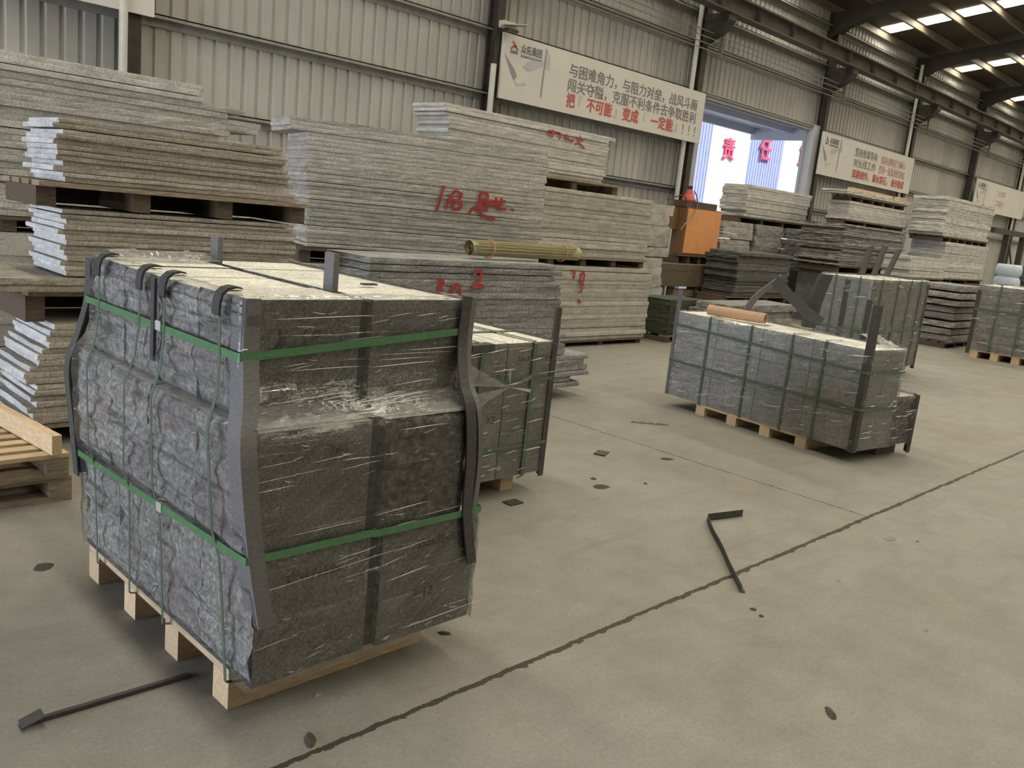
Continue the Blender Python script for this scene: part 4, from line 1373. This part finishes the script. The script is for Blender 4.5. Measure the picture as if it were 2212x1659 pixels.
# twisted bunch of film in the front seam
b = MB()
cx, cz = 0.79, 0.655
for a0, a1, ln in ((155, 175, 0.36), (185, 205, 0.34), (80, 95, 0.10), (10, 18, 0.2), (-8, -14, 0.2)):
    n = len(b.v)
    b.v += [(cx, -0.03, cz), (cx + ln * math.cos(R(a0)), -0.018, cz + ln * math.sin(R(a0))), (cx + ln * math.cos(R(a1)), -0.018, cz + ln * math.sin(R(a1)))]
    b.f.append((n, n + 1, n + 2))
    b.mi.append(0)
b.build('film_fold', FILMC, T2)
wall_text('marker_writing', '256x30x22x350', 0.04, 0.86, -0.002, 0.79, MARK, T2, 0.0, 0.24, 0.0005)
wall_text('marker_writing', 'S-7', 0.06, 0.66, -0.002, 0.68, MARK, T2, 0.0, None, 0.0005)
wall_text('marker_writing', 'X5-', 0.06, 0.66, -0.002, 0.45, MARK, T2, 0.0, None, 0.0005)

# ---- the long bale with the tube on top -------------------------------------
ANG = math.atan2(-0.304, 1.897) * -1
# local axes: +y runs along the long side away from the camera, +x into the load
T3 = thing('stone_bale', 'long film-wrapped bale of grey stone with the cardboard tube on top', 'stone bale', (6.332, 2.526, 0), R(-9.1), 'wrapped stone bales')
bale_pallet(0.0, 0.52, 0.40, 1.55, 0.10, T3, 4, 'y', 0.10)
ny, Lb = 4, 1.92
for i in range(ny):
    for (x0, x1) in ((0.0, 0.235), (0.245, 0.48)):
        for (z0, z1) in ((0.102, 0.36), (0.362, 0.615), (0.617, 0.868)):
            sd += 1
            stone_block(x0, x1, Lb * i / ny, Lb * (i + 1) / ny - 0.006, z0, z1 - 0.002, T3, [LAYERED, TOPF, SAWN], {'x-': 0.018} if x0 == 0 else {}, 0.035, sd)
for i in range(2):
    sd += 1
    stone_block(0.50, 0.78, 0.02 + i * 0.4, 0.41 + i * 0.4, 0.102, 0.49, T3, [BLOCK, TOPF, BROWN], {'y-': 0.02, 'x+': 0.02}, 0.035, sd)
MB().box(0.50, 0.78, 0.1, 0.7, 0.0, 0.1).build('bearer', DARKWOOD, T3)
RD = [(0.10, 0.0, 0.49, 0.0, Lb), (0.5, 0.0, 0.49, 0.0, Lb), (0.872, 0.0, 0.485, 0.0, Lb)]
film(RD, T3, FILMH, 0.012, 0.008, 0.025, 21, top_lap=0.06)
film([(0.10, 0.46, 0.79, 0.0, 0.83), (0.49, 0.46, 0.79, 0.0, 0.83)], T3, FILM, 0.012, 0.008, 0.025, 27, top_lap=0.05)
b = MB()
for (p, q, r_) in (((0.49, 0.0, 0.62), (0.80, 0.0, 0.495), (0.49, 0.3, 0.60)), ((0.49, 0.3, 0.60), (0.80, 0.0, 0.495), (0.80, 0.6, 0.495))):
    n = len(b.v)
    b.v += [p, q, r_]
    b.f.append((n, n + 1, n + 2))
    b.mi.append(0)
b.build('film_fold', FILMC, T3)
crumple(T3, 0.30, 0.5, 0.05, 0.3, 0.88, 0.94, 11.0, FILMC, 0.04, n=(14, 8))
guard([(-0.014, -0.014, 0.09), (-0.014, -0.014, 0.6), (-0.012, -0.014, 1.0), (-0.008, -0.014, 1.20)], (0, 1, 0), (1, 0, 0), 0.05, 0.05, 0.006).build('edge_board', GUARD, T3)
guard([(0.80, -0.014, 0.03), (0.80, -0.014, 0.50)], (0, 1, 0), (-1, 0, 0), 0.05, 0.05, 0.006).build('edge_board', GUARD, T3)
guard([(-0.014, Lb + 0.014, 0.10), (-0.014, Lb + 0.014, 1.06)], (0, -1, 0), (1, 0, 0), 0.03, 0.05, 0.006).build('edge_board', GUARDL, T3)
for y in (1.52, 1.07, 0.66, 0.36):
    ribbon([(0.2, y, 0.878), (-0.005, y, 0.878), (-0.018, y, 0.865), (-0.02, y, 0.5), (-0.018, y, 0.1), (0.02, y, 0.075)], 0.02, (0, 1, 0)).build('strap', STRAPD, T3)
hstrap(RD, lambda u, v: 0.42, T3, STRAPD, 0.022, 0.018)
hstrap([(0.1, 0, 0.49, 0.0, Lb), (0.95, 0, .49, 0.0, Lb)], lambda u, v: 0.70 + 0.05 * v, T3, STRAPD, 0.02, 0.018)
creases(T3, 60, lambda u, v: ((-0.024, 0.05 + 1.8 * u, 0.15 + 0.70 * v), (0, 1, 0), (-1, 0, 0)), 9, 0.03, 0.20, 0.003, -0.12)
creases(T3, 30, lambda u, v: ((0.04 + 0.7 * u, -0.024, 0.13 + (0.70 if u < 0.6 else 0.33) * v), (1, 0, 0), (0, -1, 0)), 10, 0.03, 0.16, 0.003)
# loose things on top of it
t = thing('cardboard_tube', 'brown cardboard core tube lying on the long bale', 'tube', (6.052, 3.487, 0.992))
t.location = (6.692, 3.863, 0.924)
t.rotation_euler = (0, 0, R(-82))
b = MB()
b.tube([(-0.26, 0, 0), (0.26, 0, 0)], 0.045, 24, caps=False)
b.tube([(-0.26, 0, 0), (0.26, 0, 0)], 0.036, 24, caps=False)
n0 = [0, 24, 48, 72]
for e, (a, c) in enumerate(((0, 48), (24, 72))):
    for k in range(24):
        b.f.append((a + k, a + (k + 1) % 24, c + (k + 1) % 24, c + k))
        b.mi.append(0)
b.build('tube_wall', KRAFT, t, smooth=False)
tag(MB().box(-0.07, 0.07, -0.03, 0.03, 0, 0.003).build('paper_slip', PAPER), 'white paper slip beside the cardboard tube on the long bale', 'paper').location = (6.75, 3.60, 0.882)
def loose_strip(path, w1, label, up, m=GUARD):
    P = [Vector(p) for p in path]
    b = guard(smooth_path(P, 5), up[0], up[1], w1, w1 * 0.7, 0.005)
    return tag(b.build('edge_board_strip', m), label, 'edge board', 'loose edge boards on the long bale')
vx = Vector((0.72, -0.69, 0))
vn = Vector((-0.69, -0.72, 0))
loose_strip([(6.931, 3.356, 0.89), (6.926, 3.327, 1.116), (6.917, 3.27, 1.347)], 0.10, 'dark edge board standing upright and crossed by another on the long bale', (vx, -vn))
loose_strip([(6.80, 3.165, 0.93), (6.82, 3.29, 0.985), (6.84, 3.42, 1.055), (6.89, 3.68, 1.215)], 0.085, 'dark edge board leaning diagonally across the upright one on the long bale', (Vector((-0.1, -0.45, 0.7)), -vn), GUARD)
loose_strip([(7.037, 4.016, 0.885), (7.03, 3.95, 1.02), (7.012, 3.86, 1.122), (6.978, 3.648, 1.295)], 0.06, 'curved grey edge board sprouting behind the cardboard tube', (vx, -vn), GUARDL)

# ---- bale behind the long one -----------------------------------------------
T4 = thing('stone_bale', 'square wrapped bale of brown and grey stone behind the long bale', 'stone bale', (10.25, 4.2, 0), 0, 'wrapped stone bales')
bale_pallet(0.1, 1.6, 0.03, 0.60, 0.12, T4, 4, 'x', 0.12, 0, PINE, PINE2)
for i in range(3):
    for (z0, z1) in ((0.122, 0.66), (0.662, 1.24)):
        for (y0, y1) in ((0.0, 0.31), (0.32, 0.64)):
            sd += 1
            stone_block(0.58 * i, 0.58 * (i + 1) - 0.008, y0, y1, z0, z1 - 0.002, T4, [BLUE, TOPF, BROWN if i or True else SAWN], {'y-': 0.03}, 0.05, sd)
RE = [(0.12, 0.0, 1.74, 0.0, 0.64), (1.25, 0.0, 1.74, 0.0, 0.64)]
film(RE, T4, FILMH, 0.015, 0.012, 0.04, 33, top_lap=0.05)
for x in (0.25, 0.75, 1.15, 1.5):
    ribbon([(x, 0.5, 1.262), (x, 0.0, 1.262), (x, -0.024, 1.24), (x, -0.024, 0.12), (x, 0.02, 0.1)], 0.03, (1, 0, 0)).build('strap', STRAPD, T4)
for y in (0.15, 0.45):
    ribbon([(0.5, y, 1.262), (0.0, y, 1.262), (-0.024, y, 1.24), (-0.024, y, 0.12), (0.02, y, 0.1)], 0.02, (0, 1, 0)).build('strap', STRAPD, T4)
MB().box(-0.018, -0.012, 0.27, 0.33, 0.5, 1.2).build('spacer_strip', GUARD, T4)
hstrap(RE, lambda u, v: 0.62, T4, STRAPD, 0.035, 0.02)
guard([(1.765, -0.02, 0.08), (1.765, -0.02, 1.2)], (0, 1, 0), (-1, 0, 0), 0.05, 0.05, 0.006).build('edge_board', GUARD, T4)
guard([(-0.02, -0.02, 0.1), (-0.02, -0.02, 1.0)], (0, 1, 0), (1, 0, 0), 0.05, 0.05, 0.006).build('edge_board', GUARD, T4)
for (a, c, lab) in (((10.62, 4.5, 1.27), (10.82, 4.53, 1.62), 'dark post-like edge board on the square bale, nearest the crossed boards'),
                    ((10.98, 4.5, 1.27), (11.24, 4.53, 1.64), 'dark post-like edge board rising from the middle of the square bale'),
                    ((11.38, 4.5, 1.27), (11.72, 4.53, 1.62), 'dark post-like edge board rising at the outer end of the square bale')):
    b = guard([a, c], (1, 0, 0), (0, 1, 0), 0.07, 0.05, 0.006)
    tag(b.build('edge_board_strip', GUARD), lab, 'edge board', 'edge boards on the square bale')

creases(T4, 30, lambda u, v: ((0.05 + 1.6 * u, -0.03, 0.2 + 1.0 * v), (1, 0, 0), (0, -1, 0)), 12, 0.03, 0.16, 0.004)
creases(T4, 16, lambda u, v: ((-0.03, 0.05 + 0.55 * u, 0.2 + 1.0 * v), (0, 1, 0), (-1, 0, 0)), 13, 0.03, 0.16, 0.004, -0.1)
# ---- bale at the far right and the dark netted bale ---------------------------
T5 = thing('stone_bale', 'wrapped bale of layered stone with a white paper tag, cut by the frame', 'stone bale', (15.55, 3.2, 0), 0, 'wrapped stone bales')
bale_pallet(0.0, 1.5, 0.0, 1.38, 0.13, T5, 5, 'y', 0.12)
for i in range(7):
    z0 = 0.132 + i * 0.152
    for (y0, y1) in ((0.0, 0.70), (0.71, 1.42)):
        sd += 1
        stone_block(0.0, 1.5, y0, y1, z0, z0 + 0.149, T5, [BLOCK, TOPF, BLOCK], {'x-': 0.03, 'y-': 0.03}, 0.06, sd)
RF = [(0.13, 0.0, 1.5, 0.0, 1.42), (1.21, 0.0, 1.5, 0.0, 1.42)]
film(RF, T5, FILMH, 0.015, 0.015, 0.04, 43, top_lap=0.06)
guard([(-0.02, 1.445, 0.06), (-0.02, 1.445, 1.1)], (0, -1, 0), (1, 0, 0), 0.06, 0.05, 0.006).build('edge_board', GUARD, T5)
for y in (1.1, 0.75, 0.45):
    ribbon([(0.5, y, 1.222), (0.0, y, 1.222), (-0.024, y, 1.2), (-0.024, y, 0.14), (0.02, y, 0.1)], 0.025, (0, 1, 0)).build('strap', STRAPD, T5)
hstrap(RF, lambda u, v: 0.80, T5, STRAPD, 0.04, 0.022)
creases(T5, 40, lambda u, v: ((-0.03, 0.05 + 1.35 * u, 0.2 + 1.0 * v), (0, 1, 0), (-1, 0, 0)), 14, 0.04, 0.2, 0.005)
MB().box(-0.03, 0.05, 0.75, 0.95, 1.215, 1.235).build('paper_tag', PAPER, T5)

T6 = thing('netted_bale', 'small dark green netted bale on a brown pallet beside the tall pale stack', 'bale', (10.2, 6.95, 0), 0)
pp = bpy.data.objects.new('wooden_pallet', None)
COL.objects.link(pp)
pp.parent = T6
for yy in (0.0, 0.42):
    MB().box(0, 0.9, yy, yy + 0.12, 0.075, 0.1).build('deck_board', OLDWOOD, pp)
for xx in (0.0, 0.4, 0.78):
    MB().box(xx, xx + 0.12, 0, 0.54, 0.0, 0.074).build('bearer', DARKWOOD, pp)
b = MB()
nl = 14
for i in range(nl + 1):
    z = 0.102 + i * (0.50 / nl)
    for j in range(40):
        a = 2 * PI * j / 40
        ca, sa = math.cos(a), math.sin(a)
        px_ = math.copysign(abs(ca) ** 0.25, ca) * 0.46
        py_ = math.copysign(abs(sa) ** 0.25, sa) * 0.27
        k = 1 + 0.03 * noise.noise(Vector((px_ * 6, py_ * 6, i * 2.7)))
        b.v.append((0.46 + px_ * k, 0.27 + py_ * k, z))
for i in range(nl):
    for j in range(40):
        b.f.append((i * 40 + j, i * 40 + (j + 1) % 40, (i + 1) * 40 + (j + 1) % 40, (i + 1) * 40 + j))
        b.mi.append(0)
b.f.append(tuple(range(nl * 40, nl * 40 + 40)))
b.f.append(tuple(reversed(range(40))))
b.mi += [0, 0]
b.build('netted_load', NETTING, T6)
MB().box(0.0, 0.02, -0.02, -0.005, 0.1, 0.6).build('corner_strip', GUARD, T6)

# ------------------------------------------------------------------ pallets and plank at the near end of the wall
def slat_pallet(x0, x1, y0, y1, z0, label, m=PINE):
    t = thing('wooden_pallet', label, 'pallet', (x0, y0, z0), 0, 'empty pallets piled by the tan stack')
    L, W = x1 - x0, y1 - y0
    nb = 7
    bw = W / nb * 0.62
    for i in range(nb):
        yc = bw / 2 + (W - bw) * i / (nb - 1)
        MB().box(0, L, yc - bw / 2, yc + bw / 2, 0.102, 0.122).build('deck_board', m, t)
    for xx in (0.0, L / 2 - 0.05, L - 0.1):
        MB().box(xx, xx + 0.1, 0.0, W, 0.022, 0.1015).build('bearer', OLDWOOD, t)
    for yc in (0.0, W - 0.1):
        MB().box(0, L, yc, yc + 0.1, 0, 0.0215).build('bottom_board', OLDWOOD, t)
    return t
slat_pallet(0.25, 1.44, 4.30, 5.08, 0.0, 'empty slatted pallet on the floor beside the tan stack, lower of two', OLDWOOD)
slat_pallet(0.25, 1.42, 4.28, 5.06, 0.1235, 'empty slatted pallet lying on another beside the tan stack')
b = MB().bar((1.28, 5.02, 0.30), (1.36, 4.26, 0.295), 0.045, 0.095)
tag(b.build('timber_plank', PINE2), 'pale squared timber lying across the empty slatted pallets', 'plank')

# ------------------------------------------------------------------ bamboo roll on the blue grey stack
t = thing('bamboo_roll', 'rolled bamboo mat tied with twine on top of the blue grey stack', 'mat roll', (4.75, 5.22, 1.203))
b = MB()
pts = []
for k in range(0, 60):
    a = k * 0.42
    r_ = 0.066 - 0.0008 * k
    pts.append((a, r_))
n = len(pts)
for a, r_ in pts:
    yv, zv = r_ * math.cos(a), 0.07 + r_ * math.sin(a)
    b.v += [(0.0, yv, zv), (1.33, yv, zv)]
for i in range(n - 1):
    b.f.append((2 * i, 2 * i + 1, 2 * i + 3, 2 * i + 2))
    b.mi.append(0)
b.build('mat', BAMBOO, t)
for k in range(9):
    a = 0.6 + k * 0.35
    MB().bar((0.02 + 0.02 * (k % 3), 0.070 * math.cos(a), 0.07 + 0.070 * math.sin(a)), (1.30 - 0.03 * (k % 4), 0.070 * math.cos(a), 0.07 + 0.070 * math.sin(a)), 0.012, 0.005).build('bamboo_slat', BAMBOO, t)
for x in (0.22, 1.12):
    MB().tube([(x + 0.01 * math.sin(a), 0.075 * math.cos(a), 0.072 + 0.073 * math.sin(a)) for a in [2 * PI * q / 20 for q in range(21)]], 0.005, 6).build('twine', TWINE, t)

# ------------------------------------------------------------------ red paint on the stacks
def painted(label, strokes, w_, to_world, name='painted_mark'):
    """strokes in (u, z) on a stack face; a thin coat of paint lying on the slab edges"""
    b = MB()
    for st in strokes:
        P = smooth_path([(u, 0, z) for u, z in st], 4) if len(st) > 2 else [Vector((u, 0, z)) for u, z in st]
        for a, c in zip(P, P[1:]):
            d = (c - a)
            if d.length < 1e-6:
                continue
            d = d.normalized() * w_ * 0.3
            q_ = 0.00012 * len(b.f) / 6
            A, B = to_world(a.x - d.x, a.z - d.z, q_), to_world(c.x + d.x, c.z + d.z, q_)
            nrm = (to_world(0, 0, 1) - to_world(0, 0, 0)).normalized()
            b.bar(A, B, w_, 0.0015, up=nrm)
    o = b.build(name, PAINT)
    return tag(o, label, 'painted mark', 'red painted marks')
c3 = Vector(((3.95 + 6.28) / 2, (6.05 + 6.65) / 2, 0))
def w3(u, z, n_=0):
    p = Vector((u, -0.313 - n_, 0))
    return Vector((c3.x + p.x * math.cos(RZ3) - p.y * math.sin(RZ3), c3.y + p.x * math.sin(RZ3) + p.y * math.cos(RZ3), z))
# centre of the numeral block along the face
painted('red painted number 118 on the big grey stack', [
    [(0.085, 1.745), (0.035, 1.53)], [(0.155, 1.66), (0.125, 1.565)],
    [(0.265, 1.70), (0.20, 1.72), (0.165, 1.66), (0.21, 1.635), (0.275, 1.61), (0.25, 1.565), (0.19, 1.57), (0.20, 1.62), (0.245, 1.65), (0.265, 1.70)]], 0.027, w3)
painted('red painted scrawl beside the number 118', [
    [(0.46, 1.73), (0.44, 1.62)], [(0.46, 1.735), (0.53, 1.72), (0.52, 1.63), (0.45, 1.635)], [(0.45, 1.675), (0.51, 1.67)], [(0.46, 1.60), (0.54, 1.59)], [(0.46, 1.62), (0.46, 1.59)], [(0.51, 1.62), (0.50, 1.59)],
    [(0.51, 1.655), (0.72, 1.675)], [(0.62, 1.70), (0.64, 1.62), (0.68, 1.605)], [(0.68, 1.70), (0.66, 1.63)], [(0.52, 1.635), (0.66, 1.64)], [(0.67, 1.61), (0.73, 1.605)],
    [(0.36, 1.54), (0.39, 1.585), (0.44, 1.58), (0.49, 1.54), (0.56, 1.515), (0.62, 1.51)]], 0.027, w3)
painted('red paint dot trailing the scrawl beside the number 118', [[(0.80, 1.61), (0.815, 1.605)]], 0.024, w3)
def flat(Yp):
    return lambda u, z, n_=0: Vector((u, Yp - n_, z))
painted('red painted numeral 2 on the blue grey stack', [[(4.575, 1.09), (4.60, 1.12), (4.645, 1.11), (4.65, 1.07), (4.60, 1.02), (4.575, 0.995), (4.62, 1.005), (4.68, 1.0)]], 0.03, flat(4.938))
painted('red painted numeral 3 peeping over the big nearest bale', [[(4.21, 1.03), (4.25, 1.04), (4.265, 1.01), (4.23, 0.985), (4.265, 0.96), (4.23, 0.93)]], 0.03, flat(4.938))
painted('red painted numeral 0 peeping over the big nearest bale', [[(4.36, 0.94), (4.38, 1.0), (4.42, 1.0), (4.44, 0.94), (4.41, 0.9), (4.37, 0.91)]], 0.03, flat(4.938))
painted('faded red painted 7 at the top of the bottom tier of the pale stack', [[(8.10, 0.96), (8.14, 0.95), (8.13, 0.87)]], 0.03, flat(6.988))
painted('faded red painted 9 on the bottom tier of the pale stack', [[(8.31, 0.94), (8.27, 0.92), (8.26, 0.84), (8.31, 0.83), (8.33, 0.90), (8.31, 0.94)], [(8.32, 0.85), (8.31, 0.72), (8.28, 0.70)]], 0.03, flat(6.988))
painted('faint red paint dab below the faded 9', [[(8.27, 0.60), (8.31, 0.57)]], 0.03, flat(6.988))
painted('first red scrawl on the pale top tier below the banner', [[(7.72, 2.56), (7.76, 2.50)], [(7.74, 2.57), (7.84, 2.55)], [(7.80, 2.58), (7.80, 2.50)], [(7.82, 2.565), (7.94, 2.56), (7.93, 2.50)]], 0.02, flat(7.288))
painted('middle red scrawl on the pale top tier below the banner', [[(8.0, 2.53), (8.10, 2.525)], [(8.05, 2.56), (8.04, 2.50)], [(8.05, 2.52), (8.16, 2.50), (8.18, 2.52)]], 0.02, flat(7.288))
painted('last and largest red scrawl on the pale top tier below the banner', [[(8.24, 2.55), (8.36, 2.53)], [(8.30, 2.58), (8.28, 2.50), (8.22, 2.47)], [(8.29, 2.50), (8.40, 2.44)]], 0.02, flat(7.288))

# ------------------------------------------------------------------ things lying on the floor
b = guard(smooth_path([(4.175, 2.40, 0.003), (4.02, 2.27, 0.003), (3.84, 2.10, 0.003), (3.70, 1.98, 0.003), (3.59, 1.88, 0.003), (3.47, 1.77, 0.003)], 5), (0, 0, 1), (0.66, -0.75, 0), 0.035, 0.022, 0.004)
t = thing('edge_board_strip', 'bent dark edge board lying alone on the open floor across the joint', 'edge board', (0, 0, 0))
b.build('long_leg', GUARD, t)
MB().bar((4.18, 2.40, 0.022), (4.45, 2.335, 0.020), 0.004, 0.042, up=(0, 0, 1)).build('short_leg', GUARD, t)
t = thing('edge_board_strip', 'straight dark edge board on the floor running under the big nearest bale', 'edge board', (0, 0, 0))
guard([(0.70, 2.487, 0.003), (1.20, 2.472, 0.003)], (0, 1, 0), (0, 0, 1), 0.028, 0.012, 0.004).build('board', GUARD, t)
MB().bar((0.695, 2.49, 0.012), (0.755, 2.488, 0.03), 0.05, 0.004).build('bent_tab', GUARD, t)

def pebble(x, y, r_, h, m, label, cat='stone chip', group=None, seed=0, sx=1.0, rz=0.0):
    b = MB()
    for i in range(5):
        f = i / 4
        k = math.cos(f * 1.3) ** 0.6
        for j in range(10):
            a = 2 * PI * j / 10
            q = 1 + 0.35 * noise.noise(Vector((math.cos(a) * 1.5 + seed * 7, math.sin(a) * 1.5, f * 2)))
            b.v.append((math.cos(a) * r_ * k * q * sx, math.sin(a) * r_ * k * q, f * h))
    for i in range(4):
        for j in range(10):
            b.f.append((i * 10 + j, i * 10 + (j + 1) % 10, (i + 1) * 10 + (j + 1) % 10, (i + 1) * 10 + j))
            b.mi.append(0)
    b.f.append(tuple(40 + j for j in range(10)))
    b.f.append(tuple(reversed(range(10))))
    b.mi += [0, 0]
    o = b.build('stone_chip', m)
    o.location = (x, y, 0.0)
    o.rotation_euler = (0, 0, rz)
    return tag(o, label, cat, group or 'chips on the floor')
pebble(1.325, 1.96, 0.017, 0.010, CHIP, 'dark flake lying just behind the long floor joint near the camera', seed=1, sx=2.2, rz=1.1)
pebble(1.47, 2.14, 0.012, 0.014, GREYCHIP, 'small grey crumb beside the foot of the big nearest bale', seed=2)
pebble(2.84, 1.04, 0.016, 0.008, CHIP, 'lone dark sliver on the bare floor well in front of the joint', seed=3, sx=2.6, rz=0.75)
pebble(3.36, 1.64, 0.014, 0.006, CHIP, 'dark fleck near the tip of the bent edge board', seed=4)
pebble(3.33, 1.585, 0.011, 0.006, CHIP, 'smaller dark fleck beside the first near the bent edge board', seed=5)
pebble(4.18, 3.24, 0.02, 0.008, CHIP, 'small black chip beside the dark floor hole', seed=6)
pebble(5.05, 3.29, 0.028, 0.006, CHIP, 'flat dark chip close to the cross joint', seed=7, sx=1.8, rz=-0.5)
pebble(4.42, 3.01, 0.013, 0.006, CHIP, 'tiny black chip on the open floor right of the dark hole'.replace(' right of', ' past'), seed=8)
pebble(2.085, 2.235, 0.012, 0.008, CHIP, 'dark splinter under the outer corner of the big nearest bale', seed=9, sx=2.2, rz=-0.8)
pebble(4.92, 1.66, 0.03, 0.004, GREYCHIP, 'pale brown smear-like flake beside the joint crossing', seed=10, sx=1.7)
pebble(4.10, 3.11, 0.045, 0.003, OILSPOT, 'round dark hole stain in the floor behind the bent edge board', 'stain', 'stains on the floor', 11, 1.3)
pebble(1.09, 3.57, 0.035, 0.002, OILSPOT, 'dark round oil spot near the empty pallets', 'stain', 'stains on the floor', 12, 1.3, 0.7)
tag(MB().box(-0.05, 0.05, -0.035, 0.035, 0, 0.008).build('board_scrap', GUARD), 'square dark board scrap on the floor beside the buff stone bale', 'scrap').location = (3.39, 3.17, 0)
o = tag(MB().box(-0.06, 0.06, -0.04, 0.04, 0, 0.008).build('board_scrap', GUARD), 'small dark board scrap on the floor before the blue grey stack', 'scrap')
o.location = (4.70, 3.60, 0)
o.rotation_euler = (0, 0, 0.4)
b = MB()
for i in range(12):
    x, y = i * 0.03, 0.02 * noise.noise(Vector((i * 0.7, 0, 0)))
    b.v += [(x, y - 0.012, 0.004 + 0.012 * abs(math.sin(i * 1.3))), (x, y + 0.012, 0.003)]
for i in range(11):
    b.f.append((2 * i, 2 * i + 2, 2 * i + 3, 2 * i + 1))
    b.mi.append(0)
o = tag(b.build('film_scrap', PAPER), 'torn white film scrap on the floor between the bales', 'scrap')
o.location = (5.70, 4.12, 0)
o.rotation_euler = (0, 0, -0.75)
random.seed(3)
for i in range(26):
    x, y = random.uniform(2.3, 9.0), random.uniform(0.2, 6.0)
    if (x < 5.8 and y > 2.6) or (5.8 < x < 7.6 and 2.0 < y < 4.8):
        continue
    pebble(x, y, random.uniform(0.005, 0.012), 0.004, random.choice([CHIP, GREYCHIP]), 'tiny crumb among the grit scattered over the open floor', 'grit', 'grit on the floor', i + 20)
